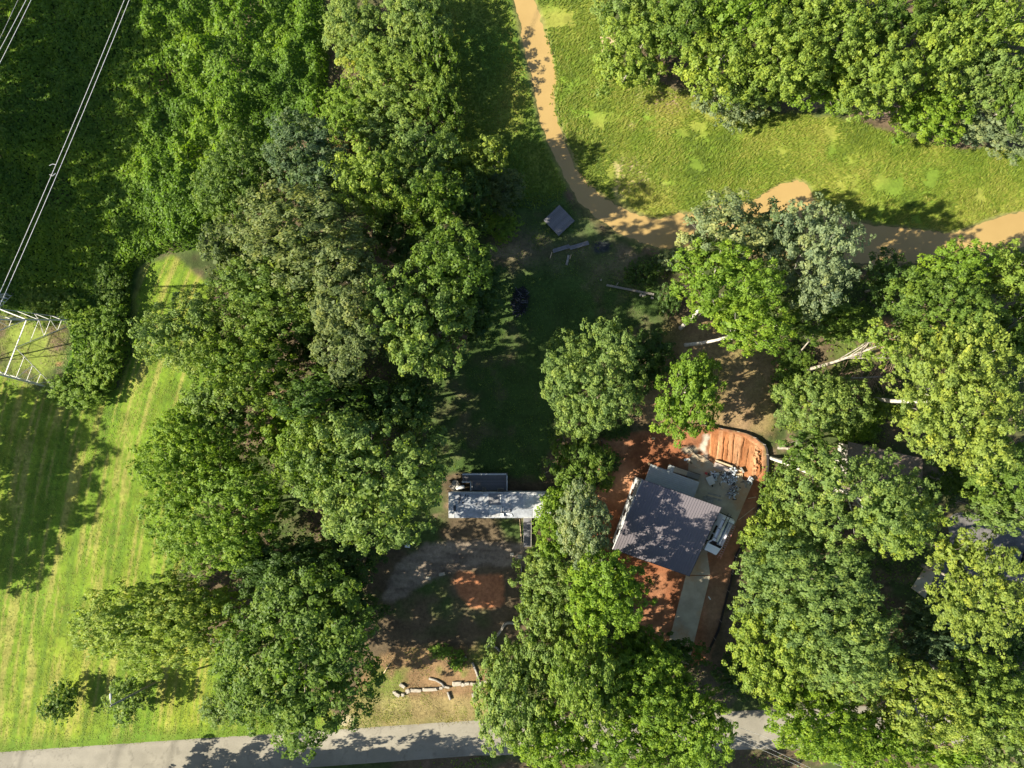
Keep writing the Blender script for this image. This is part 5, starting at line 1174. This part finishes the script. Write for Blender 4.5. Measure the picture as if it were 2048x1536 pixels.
for (a, b_, w_, mt, lab) in (((1447, 952), (1446, 978), .30, 'wood_new', 'yellow plywood strip across the debris heap'), ((1478, 946), (1476, 966), 1.0, 'wood_tan', 'tan plywood sheet beside the debris heap'), ((1468, 966), (1478, 982), .7, 'wood_tan', 'reddish tan panel at the edge of the debris heap'),
                           ((1416, 987), (1442, 993), .22, 'wood_weathered', 'upper board of the loose lumber by the roof corner'), ((1415, 990), (1444, 997), .22, 'wood_new', 'second board of the loose lumber by the roof corner'), ((1412, 993), (1443, 1001), .24, 'wood_weathered', 'third board of the loose lumber by the roof corner'), ((1406, 996), (1426, 1003), .5, 'wood_weathered', 'wide grey board beside the roof edge'),
                           ((1465, 999), (1473, 998.5), .12, 'trim_dark', 'short dark offcut alone on the patio'), ((1490, 975), (1499, 962), .12, 'wood_weathered', 'grey stick by the patio corner'), ((1486, 958), (1494, 976), .10, 'wood_weathered', 'bent grey stick near the patio edge'),
                           ((1374, 924), (1386, 926.5), .22, 'wood_tan', 'tan plank at the foot of the deck stair'), ((1378, 915), (1386, 924), .16, 'wood_new', 'pale board slanting in the pit behind the deck'), ((1375, 919), (1384, 928), .16, 'wood_new', 'second pale board slanting in the pit behind the deck'), ((1368, 920), (1380, 918), .26, 'white', 'white plank on the dark side of the deck pit'), ((1389, 932), (1401, 937), .12, 'wood_tan', 'thin board on the patio rim'),
                           ((1477, 1040), (1509, 1015), .10, 'wood_tan', 'thin pole lying between patio and silt fence'), ((1496, 997), (1512, 994), .10, 'wood_tan', 'crooked stick lying by the silt fence'), ((1417, 1193), (1421, 1199), .15, 'white', 'white offcut on the dirt beside the driveway'), ((1304, 876), (1310, 877), .25, 'wood_tan', 'small tan offcut on the shaded clay'), ((1376, 895), (1398, 914), .07, 'trim_dark', 'dark rod lying across the white washed soil')):
    L0 = 0.13 if 1380 < (a[0] + b_[0]) / 2 < 1500 and (a[1] + b_[1]) / 2 < 1010 else 0.05
    flat_board('scrap_board', lab, 'board', a[0], a[1], b_[0], b_[1], w_, L0 + .04, M[mt], .05, SCR)
# formwork timbers round the pad
flat_board('timber_edge', 'pale timber form along the lower edge of the orange pad', 'timber', 1431, 921, 1464, 933, 0.22, 0.3, M['wood_new'], .35)
flat_board('timber_edge', 'second pale timber form stepping down beside the debris', 'timber', 1464, 935, 1482, 942, 0.2, 0.25, M['wood_new'], .3)
flat_board('timber_edge', 'short upright timber at the corner of the orange pad', 'timber', 1481, 935, 1487, 945, 0.18, 0.3, M['wood_weathered'], .4)
rt = thing('retaining_slab', 'grey concrete ledge between patio and orange pad', 'wall', tuple(W(1450, 935)))
P4 = [W(a, b_) - W(1450, 935) for a, b_ in ((1430, 924), (1463, 937), (1459, 946), (1426, 934))]
MB().prism([(p.x, p.y) for p in P4], -.1, .22).build('slab', surf('ledge_concrete', (0.30, 0.25, 0.22), .9, .2, 1), rt)
bk = thing('bucket', 'red bucket on the patio beside the debris heap', 'bucket', tuple(W(1411, 946, .1)))
rdm = surf('red_plastic', (0.35, 0.04, 0.035), .5, .1, 2, bump=0)
MB().tube([(0, 0, 0), (0, 0, .36)], [.13, .16], 12).build('body', rdm, bk); MB().tube([(0, 0, .36), (0, 0, .385)], .172, 12).build('rim', rdm, bk)
wb = thing('wheelbarrow', 'wheelbarrow heaped with foil beside the red bucket', 'wheelbarrow', tuple(W(1419, 960, .1)), 0.4)
MB().add([(-.3, -.4, .3), (.3, -.4, .3), (.38, .45, .3), (-.38, .45, .3), (-.42, -.55, .62), (.42, -.55, .62), (.5, .6, .62), (-.5, .6, .62)], BF).build('tray', M['steel'], wb)
MB().tube([(-.05, -.75, .2), (.05, -.75, .2)], .2, 14).build('wheel', M['rubber'], wb)
for s_ in (-.3, .3): MB().tube([(s_ * .3, -.75, .2), (s_, .4, .28), (s_, 1.0, .5)], .025, 6).build('handle', M['wood_new'], wb); MB().tube([(s_, .45, 0), (s_, .45, .3)], .025, 6).build('leg', M['steel'], wb)
tb = thing('tarp_pile', 'pale blue heap of bagged material next to the wheelbarrow', 'bag', tuple(W(1424, 953, .1)))
bm_ = MB()
for k in range(5):
    c_ = Vector((rs.uniform(-.5, .5), rs.uniform(-.4, .4), .15)); bm_ = MB(); bm_.tube([c_ + Vector((-.45, 0, .05)), c_ + Vector((-.3, .02, .1)), c_ + Vector((.3, -.02, .1)), c_ + Vector((.45, 0, .04))], [.05, .2, .2, .05], 8); bm_.build('bag', foil, tb, True)

# --- the van
carp = surf('van_paint', (0.74, 0.76, 0.80), .28, .02, 1, spec=.5, bump=0)
blackp = surf('car_black', (0.012, 0.013, 0.016), .22, .05, 1, spec=.5, bump=0)
hub = surf('hub', (0.45, 0.45, 0.46), .4, .1, 2, metal=.3)
def wheel(root, x, y, r=.34, w=.22):
    o = MB().tube([(x, y - w / 2, r), (x, y + w / 2, r)], r, 18).build('wheel', M['rubber'], root)
    MB().tube([(x, y - w / 2 - .012, r), (x, y + w / 2 + .012, r)], r * .58, 12).build('rim', hub, o)
def extrude_body(prof, hw_fn, root, name, mat, bevel=.06):
    """side profile (x,z) closed; half width given by height"""
    n = len(prof); vs = [(x, -hw_fn(x, z), z) for x, z in prof] + [(x, hw_fn(x, z), z) for x, z in prof]
    fs = [tuple(range(n))[::-1], tuple(range(n, 2 * n))] + [(i, (i + 1) % n, n + (i + 1) % n, n + i) for i in range(n)]
    return MB().add(vs, fs).build(name, mat, root, bevel=bevel)
vc = W(1438.5, 1069, 1.2); vdir = W(1421.5, 1104, 1.2) - W(1454, 1035, 1.2); vrot = math.atan2(vdir.y, vdir.x)
vn = thing('work_van', 'silver white work van with pipes and ladders on its roof rack', 'van', (vc.x, vc.y, 0.1), vrot)
def vhw(x, z): return (.98 if z < 1.05 else .98 - .17 * (z - 1.05) / .95) - (0.10 if x > 2.3 else 0)
extrude_body([(-2.55, .35), (-2.58, .8), (-2.52, 1.1), (-2.38, 1.98), (-2.1, 2.04), (.72, 2.04), (.95, 1.97), (1.62, 1.22), (2.4, 1.02), (2.62, .85), (2.66, .55), (2.6, .32)], vhw, vn, 'body', carp, .05)
ws = MB(); y1_, y2_ = .74, .86
ws.add([(1.00, -y1_, 1.955), (1.00, y1_, 1.955), (1.60, y2_, 1.285), (1.60, -y2_, 1.285), (.96, -y1_, 1.93), (.96, y1_, 1.93), (1.56, y2_, 1.26), (1.56, -y2_, 1.26)], [(0, 1, 2, 3), (7, 6, 5, 4), (0, 4, 5, 1), (1, 5, 6, 2), (2, 6, 7, 3), (3, 7, 4, 0)]); ws.build('windshield', M['glass'], vn)
def sidewin(x0_, x1_, s_, slant=0):
    z0_, z1_ = 1.22, 1.78; ya, yb_ = vhw(0, z0_) + .012, vhw(0, z1_) + .012
    MB().add([(x0_, s_ * ya, z0_), (x1_ + slant, s_ * ya, z0_), (x1_, s_ * yb_, z1_), (x0_, s_ * yb_, z1_), (x0_, s_ * (ya - .03), z0_), (x1_ + slant, s_ * (ya - .03), z0_), (x1_, s_ * (yb_ - .03), z1_), (x0_, s_ * (yb_ - .03), z1_)], BF).build('side_window', M['glass'], vn)
for s_ in (-1, 1):
    sidewin(.25, .95, s_, .4); sidewin(-.95, .10, s_)
    MB().box(1.25, 1.42, s_ * 1.12 - .09, s_ * 1.12 + .09, 1.15, 1.38).build('mirror', blackp, vn); MB().box(2.50, 2.672, s_ * .66 - .16, s_ * .66 + .16, .72, .88).build('headlight', M['white'], vn)
    for x in (-1.6, 1.75): wheel(vn, x, s_ * .86)
MB().box(2.6, 2.72, -.85, .85, .34, .55).build('bumper', blackp, vn, bevel=.02); MB().box(-2.68, -2.56, -.85, .85, .34, .55).build('bumper', blackp, vn, bevel=.02)
rk = MB()
for x in (-2.0, -.75, .55): rk.box(x - .03, x + .03, -.80, .80, 2.20, 2.25); rk.box(x - .03, x + .03, -.80, -.76, 2.03, 2.2); rk.box(x - .03, x + .03, .76, .80, 2.03, 2.2)
rk.build('roof_rack', blackp, vn)
def vp(x, y, z): return Vector((vc.x, vc.y, .1)) + Vector((math.cos(vrot) * x - math.sin(vrot) * y, math.sin(vrot) * x + math.cos(vrot) * y, z))
def on_van(name, label, cat, x0_, x1_, y, z, rad, mat):
    o = thing(name, label, cat, tuple(vp(0, 0, 0)), vrot); MB().tube([(x0_, y, z), (x1_, y, z)], rad, 12).build('tube', mat, o, True)
    for x in (x0_, x1_): MB().tube([(x - .03, y, z), (x + .03, y, z)], rad * 1.08, 12).build('cap', M['rail_white'], o, True)
yel = surf('pale_pipe', (.58, .56, .46), .5, .1, 2, bump=0); bl = surf('blue_pipe', (.10, .15, .24), .5, .1, 2, bump=0); wh = surf('white_pipe', (.5, .51, .53), .45, .08, 2, bump=0); lil = surf('grey_pipe', (.40, .38, .41), .55, .1, 2, bump=0)
on_van('conduit_tube', 'wide pale yellow tube on the van roof, nearest the house', 'pipe', -2.2, .9, -.38, 2.42, .165, yel)
on_van('conduit_tube', 'dark blue tube on the van roof rack', 'pipe', -2.0, 1.15, -.12, 2.35, .095, bl)
on_van('conduit_tube', 'white tube on the van roof rack beside the blue one', 'pipe', -1.9, 1.15, .13, 2.38, .125, wh)
on_van('conduit_tube', 'grey tube on the van roof rack nearest the ladder', 'pipe', -1.9, 1.1, .42, 2.40, .150, lil)
def ladder(name, label, x0_, x1_, y0_, y1_, z, mat, rung):
    o = thing(name, label, 'ladder', tuple(vp(0, 0, 0)), vrot)
    for y in (y0_, y1_): MB().beam((x0_, y, z), (x1_, y, z), .05, .09).build('side_rail', mat, o)
    n_ = int((x1_ - x0_) / .3)
    for k in range(n_): MB().tube([(x0_ + .15 + k * .3, y0_, z), (x0_ + .15 + k * .3, y1_, z)], .02, 5).build('rung', rung, o)
ladder('ladder', 'long reddish ladder along the van roof, sticking out over the hood', -2.0, 2.75, .66, 1.02, 2.31, surf('ladder_red', (.33, .13, .10), .5, .15, 3), M['rail_white'])
ladder('ladder', 'short black ladder frame sticking out behind the van roof', -3.05, -1.2, -.62, -.22, 2.62, M['rubber'], M['rail_white'])
# --- the parked truck in the gravel driveway
tc = W(2052, 1120, .8); td_ = W(2100, 1130) - W(2005, 1105); trot = math.atan2(td_.y, td_.x)
tk = thing('parked_truck', 'black pickup truck parked on the shaded gravel driveway', 'truck', (tc.x, tc.y, .03), trot)
extrude_body([(-2.7, .45), (-2.72, 1.0), (2.2, 1.05), (2.75, .95), (2.8, .5), (2.7, .4)], lambda x, z: .97, tk, 'body', blackp, .05)
extrude_body([(-.75, 1.03), (-.6, 1.72), (.75, 1.75), (1.35, 1.04)], lambda x, z: .93 if z < 1.2 else .76, tk, 'cab', blackp, .04)
MB().box(-2.6, -.85, -.82, .82, 1.035, 1.06).build('bed_cover', surf('bed_liner', (.05, .055, .065), .7, .1, 4), tk)
for y in (-.9, .9): MB().box(-2.65, -.8, y - .06, y + .06, 1.0, 1.12).build('bed_rail', blackp, tk)
MB().box(-2.73, -2.62, -.85, .85, 1.0, 1.13).build('tailgate', blackp, tk)
MB().add([(.80, -.70, 1.76), (.80, .70, 1.76), (1.38, .84, 1.09), (1.38, -.84, 1.09)], [(0, 1, 2, 3)]).build('windshield', M['glass'], tk)
for s_ in (-1, 1):
    for x in (-1.7, 1.8): wheel(tk, x, s_ * .88, .39)
    MB().box(2.7, 2.82, s_ * .7 - .15, s_ * .7 + .15, .75, .92).build('headlight', M['white'], tk)

# ------------------------------------------------------------------ brown roofed house below the spreading tree
ha, hb = W(1697, 883, 3.2), W(1846, 917, 3.2); bu = (hb - ha); bl_ = bu.length; bu.normalize(); brot = math.atan2(bu.y, bu.x)
bh = thing('brown_house', 'older house with a brown shingled roof mostly hidden by trees', 'house', (ha.x, ha.y, 0), brot)
bd = 7.5
MB().box(.35, bl_ - .35, -bd + .4, -.4, -.1, 3.0).build('wall', surf('clapboard', (.36, .33, .28), .8, .15, 3), bh)
rise = 1.5; rows_ = 14
for s_ in (0, 1):
    for k in range(rows_):
        t0, t1 = k / rows_, (k + 1) / rows_ + .02
        ya, yb_ = (-bd / 2 * t0, -bd / 2 * min(t1, 1)) if s_ == 0 else (-bd + bd / 2 * t0, -bd + bd / 2 * min(t1, 1))
        za, zb_ = 3.05 + rise * t0, 3.05 + rise * min(t1, 1)
        MB().add([(0, ya, za), (bl_, ya, za), (bl_, yb_, zb_), (0, yb_, zb_), (0, ya, za + .06), (bl_, ya, za + .06), (bl_, yb_, zb_ + .03), (0, yb_, zb_ + .03)], BF).build('shingle_course', M['shingle'], bh)
MB().beam((0, -bd / 2, 3.05 + rise + .06), (bl_, -bd / 2, 3.05 + rise + .06), .3, .06).build('ridge_cap', M['shingle'], bh)
MB().box(bl_ * .62, bl_ * .62 + .7, -bd / 2 - 1.2, -bd / 2 - .5, 3.4, 5.2).build('chimney', M['stone'], bh)
for x in (1.5, 4.5, 7.5):
    fr = MB().box(x - .5, x + .5, -.398, -.36, 1.1, 2.2).build('window', M['rail_white'], bh); MB().box(x - .42, x + .42, -.358, -.345, 1.18, 2.12).build('pane', M['glass'], bh if False else fr)

# ------------------------------------------------------------------ platform, boardwalk, fallen fence, table
pq = [W(1121, 409.5, .45), W(1151.5, 441.5, .45), W(1115.5, 472, .45), W(1088, 439, .45)]
po = (pq[0] + pq[2]) / 2; pu = (pq[1] - pq[0]); plen = pu.length; pu.normalize(); prot = math.atan2(pu.y, pu.x); pwid = (pq[3] - pq[0]).length
pf = thing('wooden_platform', 'square grey plank platform turned on its corner by the creek', 'platform', (po.x, po.y, 0), prot)
n = 18
for k in range(n):
    o = MB().box(-plen / 2 + rngl.uniform(-.02, .02), plen / 2 + rngl.uniform(-.02, .02), 0, pwid / n - .014, .40, .45 + rngl.uniform(-.006, .008)).build('plank', M['wood_grey'], pf); o.location.y = -pwid / 2 + pwid * k / n
for s_ in (-1, 1):
    MB().box(-plen / 2 + .06, plen / 2 - .06, s_ * (pwid / 2 - .12) - .04, s_ * (pwid / 2 - .12) + .04, .22, .398).build('joist', M['bark_dark'], pf)
    for x in (-plen / 2 + .15, plen / 2 - .15): MB().box(x - .06, x + .06, s_ * (pwid / 2 - .12) - .06, s_ * (pwid / 2 - .12) + .06, -.1, .219).build('leg', M['bark_dark'], pf)
def boardwalk(label, a, b_, wpx, n, mat, z=.25, cat='boardwalk', name='boardwalk', lengthwise=True):
    p0, p1 = W(*a, z), W(*b_, z); c_ = (p0 + p1) / 2; d_ = p1 - p0; L_ = d_.length; w_ = wpx * S0
    t = thing(name, label, cat, (c_.x, c_.y, 0), math.atan2(d_.y, d_.x))
    if lengthwise:
        for k in range(n): MB().box(-L_ / 2 + rngl.uniform(-.05, .05), L_ / 2 + rngl.uniform(-.05, .05), 0, w_ / n - .012, z - .04, z + rngl.uniform(-.005, .01)).build('plank', mat, t).location.y = -w_ / 2 + w_ * k / n
        for x in (-L_ / 2 + .2, 0, L_ / 2 - .2): MB().box(x - .05, x + .05, -w_ / 2 + .02, w_ / 2 - .02, -.05, z - .041).build('sleeper', M['bark_dark'], t)
    else:
        for k in range(n): MB().box(-.055, .055, -w_ / 2 * rngl.uniform(.85, 1.05), w_ / 2 * rngl.uniform(.85, 1.05), z - .03, z).build('slat', mat, t).location.x = -L_ / 2 + L_ * (k + .5) / n
        for y in (-w_ * .25, w_ * .25): MB().box(-L_ / 2, L_ / 2, y - .03, y + .03, z - .09, z - .031).build('rail', M['wood_weathered'], t)
    return t
boardwalk('grey plank boardwalk section nearer the platform', (1106, 502), (1139, 492), 8, 4, M['wood_grey'])
boardwalk('grey plank boardwalk section nearer the creek', (1139.5, 496), (1177.5, 485), 8, 4, M['wood_grey'], .22)
boardwalk('fallen pale slat fence lying across the lawn end', (1213, 570), (1308, 589), 4.5, 40, M['wood_weathered'], .3, 'fence', 'fallen_fence', False)
flat_board('loose_plank', 'weathered loose plank below the boardwalk', 'plank', 1137.5, 510, 1133, 530, .28, .1, M['wood_weathered'])
flat_board('loose_plank', 'thin pale stake below the boardwalk', 'plank', 1142.5, 509, 1139.5, 518, .1, .1, M['wood_tan'])
flat_board('loose_plank', 'short brown stake at the end of the boardwalk', 'plank', 1104, 504, 1100, 517, .12, .1, M['wood_tan'])
flat_board('loose_plank', 'fallen branch lying over the slat fence', 'branch', 1233, 571, 1236.5, 565, .08, .35, M['bark_pale'])
rpt = np.random.default_rng(9)
for k, (x, y) in enumerate(((1281, 590), (1285, 591), (1289, 590), (1304, 596), (1202, 560))):
    s_ = rpt.uniform(.12, .2); o = MB().box(-s_, s_, -s_ * .6, s_ * .6, -.02, s_).build('brick_piece', M['stone'], None, bevel=.03); o.location = W(x, y); o.rotation_euler.z = rpt.uniform(0, 3)
    tag(o, ['pale broken block below the slat fence, first of three', 'pale broken block below the slat fence, middle of three', 'pale broken block below the slat fence, last of three', 'pale broken block at the far end of the slat fence', 'pale stone at the near end of the slat fence'][k], 'block', 'broken blocks by the slat fence')
pt = thing('picnic_table', 'brown picnic table half under a yellow green tree by the meadow', 'picnic table', tuple(W(1216, 90)), .12)
for k in range(4): MB().box(-.98, .98, -.50 + .25 * k, -.50 + .25 * k + .235, .72, .76).build('tabletop_plank', M['wood_tan'], pt)
for s_ in (-1, 1):
    MB().box(-.98, .98, s_ * .86 - .14, s_ * .86 + .14, .42, .46).build('bench_plank', M['wood_tan'], pt)
    MB().box(s_ * .7 - .04, s_ * .7 + .04, -.95, .95, .36, .418).build('cross_beam', M['bark_dark'], pt)
    for y in (-1, 1): MB().beam((s_ * .7, y * .75, 0), (s_ * .7, y * .3, .72), .08, .05).build('leg', M['bark_dark'], pt)
# dark heap of burnt brush on the lawn
bp_ = thing('brush_pile', 'dark heap of charred brush on the shaded lawn', 'brush pile', tuple(W(1040, 604)))
mb = MB(); mb2 = MB(); char = surf('charred_wood', (.020, .020, .024), .9, .4, 5); ash = surf('ash_wood', (.11, .11, .12), .9, .4, 5)
for k in range(260):
    a = rs.uniform(0, 6.28); r = math.sqrt(rs.random()); x, y = r * 1.1 * math.cos(a), r * 1.9 * math.sin(a); x, y = x + .25 * y * .6, y
    z = .75 * (1 - r ** 1.6) * rs.uniform(.5, 1) + .04; d_ = Vector((rs.normal(), rs.normal(), rs.normal() * .35)).normalized() * rs.uniform(.15, .55)
    (mb if rs.random() < .8 else mb2).tube([Vector((x, y, z)) - d_, Vector((x, y, z)) + d_], rs.uniform(.015, .05), 4)
mb.build('charred_sticks', char, bp_); mb2.build('ashy_sticks', ash, bp_)
# fallen dead tree with a mass of twigs
ft = thing('dead_tree', 'fallen dead tree with a fan of bare reddish twigs', 'dead tree', tuple(W(1640, 755)))
o0 = W(1640, 755); tip = W(1782, 752, 1.6) - o0
mb = MB(); mb.tube([Vector((0, 0, .25)), Vector((tip.x * .5, tip.y * .5 - .15, 1.2)), tip], [.16, .11, .03], 7); mb.build('trunk', M['bark_pale'], ft, True)
mb = MB()
for k in range(130):
    t = rs.uniform(.22, 1.0); p = Vector((tip.x * t, tip.y * t - .15 * (1 - abs(2 * t - 1)), .3 + 1.3 * t)); sgn = rs.choice((-1, 1), p=(.62, .38))
    d_ = Vector((rs.uniform(.3, 1.1), sgn * rs.uniform(.4, 1.5), rs.uniform(-.2, .6))) * rs.uniform(.7, 1.9); q = p + d_
    q.z = max(q.z, .1); mb.tube([p, p.lerp(q, .5) + Vector((rs.normal(0, .1), rs.normal(0, .1), .1)), q], [.03, .02, .008], 4, False)
    for _ in range(2):
        q2 = p.lerp(q, rs.uniform(.4, .9)); mb.tube([q2, q2 + Vector((rs.uniform(-.1, .7), rs.normal(0, .5), rs.uniform(0, .3)))], [.014, .006], 3, False)
mb.build('twigs', M['dead_wood'], ft)
# bare snags inside the woods
for (bx, by, tx, ty, tz, lab) in ((590, 815, 548, 728, 9, 'bare curved snag in the opening of the wood'), (606, 812, 582, 748, 9, 'thin bare snag beside the curved one in the wood opening'), (1585, 722, 1640, 640, 7, 'slim bare sapling stem above the leaning white trunk'), (650, 1215, 630, 1240, 12, 'short pale dead branch in the top of the largest oak')):
    b0 = W(bx, by); t1 = W(tx, ty, tz) - b0; sg = thing('snag', lab, 'dead tree', tuple(b0))
    MB().tube([(0, 0, -.1), t1 * .4 + Vector((.5, .2, 0)), t1 * .75 + Vector((.4, -.2, 0)), t1], [.12, .09, .06, .02], 6).build('trunk', M['bark_pale'], sg, True)
    mb = MB()
    for k in range(9):
        p = t1 * rs.uniform(.4, .95) + Vector((.3, 0, 0)); q = p + Vector((rs.normal(0, .9), rs.normal(0, .9), rs.uniform(.2, 1.0))); mb.tube([p, p.lerp(q, .5) + Vector((0, 0, -.1)), q], [.035, .025, .008], 4, False)
    mb.build('branches', M['bark_pale'], sg)

# ------------------------------------------------------------------ stones, logs and edgings of the front slope
def rock(label, px, py, lx, ly, rot, h=.35):
    c_ = W(px, py); rg = np.random.default_rng(int(px * 7 + py))
    import bmesh
    bm = bmesh.new(); bmesh.ops.create_cube(bm, size=1.0); bmesh.ops.subdivide_edges(bm, edges=bm.edges[:], cuts=2, use_grid_fill=True)
    for v in bm.verts:
        l_ = v.co.length; v.co *= (1 - .16 * (l_ - .5)); v.co += Vector(rg.normal(0, .045, 3))
        v.co = Vector((v.co.x * lx * S0, v.co.y * ly * S0, (v.co.z + .4) * h))
    me = bpy.data.meshes.new('boulder'); bm.to_mesh(me); bm.free(); me.materials.append(M['stone'])
    o = link('boulder', me, None, c_); o.rotation_euler.z = R(rot); TRIS[0] += 108
    return tag(o, label, 'stone', 'stones along the front slope')
for (px, py, lx, ly, rt_, lab) in ((914, 1366, 18, 9, 4, 'long flat stone at the near end of the broken row by the road tree'), (926, 1368, 7, 7, 0, 'small stone after the long flat one in the row'), (934.5, 1366, 9, 6, 5, 'oblong stone in the middle of the right hand row'), (945.5, 1366.5, 9, 6, -10, 'dull stone in the middle of the right hand row'), (958, 1367, 14, 8, 10, 'broad stone near the road tree end of the row'), (970, 1364, 10, 7, 20, 'last stone of the row under the road tree'),
                                  (861, 1377.5, 30, 5.5, 2, 'longest straight stone of the left hand row'), (832, 1379.5, 20, 6.5, -4, 'flat stone at the middle of the left hand row'), (816, 1381, 8, 8, 20, 'square stone beside the flat one in the left hand row'), (805, 1370, 11, 6, -35, 'tilted stone standing above the left hand row'), (882, 1375, 6, 5, 0, 'small cube stone closing the left hand row'), (893, 1373, 12, 4, -10, 'narrow stone between the two rows'),
                                  (795, 1388, 10, 6, -30, 'rough stone low on the slope end'), (789, 1384, 6, 5, 0, 'smallest stone at the slope end'), (806, 1388, 6, 6, 0, 'round stone beside the rough one'), (947, 1390, 6, 11, 10, 'upright pale stone alone below the row'), (929, 1316, 10, 5, 40, 'pale stone beside the weeds on the slope'), (884, 1147, 12, 6, 10, 'white rubble stone on the gravel edge'), (857, 1155, 9, 6, -10, 'white rubble stone left of the other on the gravel edge'), (1040, 1112, 9, 8, 0, 'pale flat stone at the foot of the ramp'), (1024, 1108, 7, 7, 0, 'pale stone near the foot of the ramp')):
    rock(lab, px, py, lx, ly, rt_, .4 if ly > 5 else .3)
def log(label, pts, rad, mat='wood_weathered', name='log', cat='log', z=None):
    P = [W(*p, 0) for p in pts]; o0 = P[0]; q = [p - o0 + Vector((0, 0, (z or rad * .9))) for p in P]
    o = MB().tube(q, rad, 8).build(name, M[mat], None, True); o.location = o0; return tag(o, label, cat)
log('straight log running up the slope to the stone row', [(945, 1324), (952, 1340), (959, 1361)], .16)
log('short curved log between the two stone rows', [(858, 1356), (872, 1359), (884, 1366), (889, 1373)], .16)
log('short log sticking out below the stone row', [(896, 1383), (899, 1392), (901, 1398)], .17)
log('thin dead stick on the slope by the largest oak', [(780, 1326), (768, 1346)], .07, 'wood_tan')
log('log edging bending at the end of the timber curb', [(972, 1293), (984, 1289), (994, 1295), (999, 1301)], .14)
def curb(label, pts, w, h, mat, name, cat):
    t = thing(name, label, cat, tuple(W(*pts[0]))); o0 = W(*pts[0]); P = [W(*p) - o0 for p in smooth_open(pts)]
    for i in range(len(P) - 1):
        MB().beam(P[i] + Vector((0, 0, h / 2 - .05)), P[i + 1].lerp(P[i], .03) + Vector((0, 0, h / 2 - .05)), w, h).build('block', mat, t)
def smooth_open(p, it=1):
    P = [tuple(q) for q in p]
    for _ in range(it):
        Q = [P[0]]
        for i in range(len(P) - 1):
            a, b_ = P[i], P[i + 1]; Q += [(a[0] * .75 + b_[0] * .25, a[1] * .75 + b_[1] * .25), (a[0] * .25 + b_[0] * .75, a[1] * .25 + b_[1] * .75)]
        P = Q + [P[-1]]
    return P
curb('curved grey block edging at the corner of the front yard', [(988, 1275), (1000, 1264), (1008, 1248), (1016, 1244), (1034, 1246)], .28, .4, M['stone'], 'block_edging', 'edging')
curb('straight thin timber edging along the front yard beside the pine', [(1043, 1132), (1043, 1170), (1042, 1210), (1041, 1240)], .12, .35, M['wood_weathered'], 'timber_edging', 'edging')
flat_board('white_bag', 'scrap of white sheeting at the rim of the gravel turnaround', 'sheeting', 810, 1091, 820, 1092, .45, .12, M['white'], .2)
flat_board('pipe_piece', 'short white pipe beside the timber edging', 'pipe', 1046, 1213, 1056, 1218.5, .09, .15, M['white'], .09)
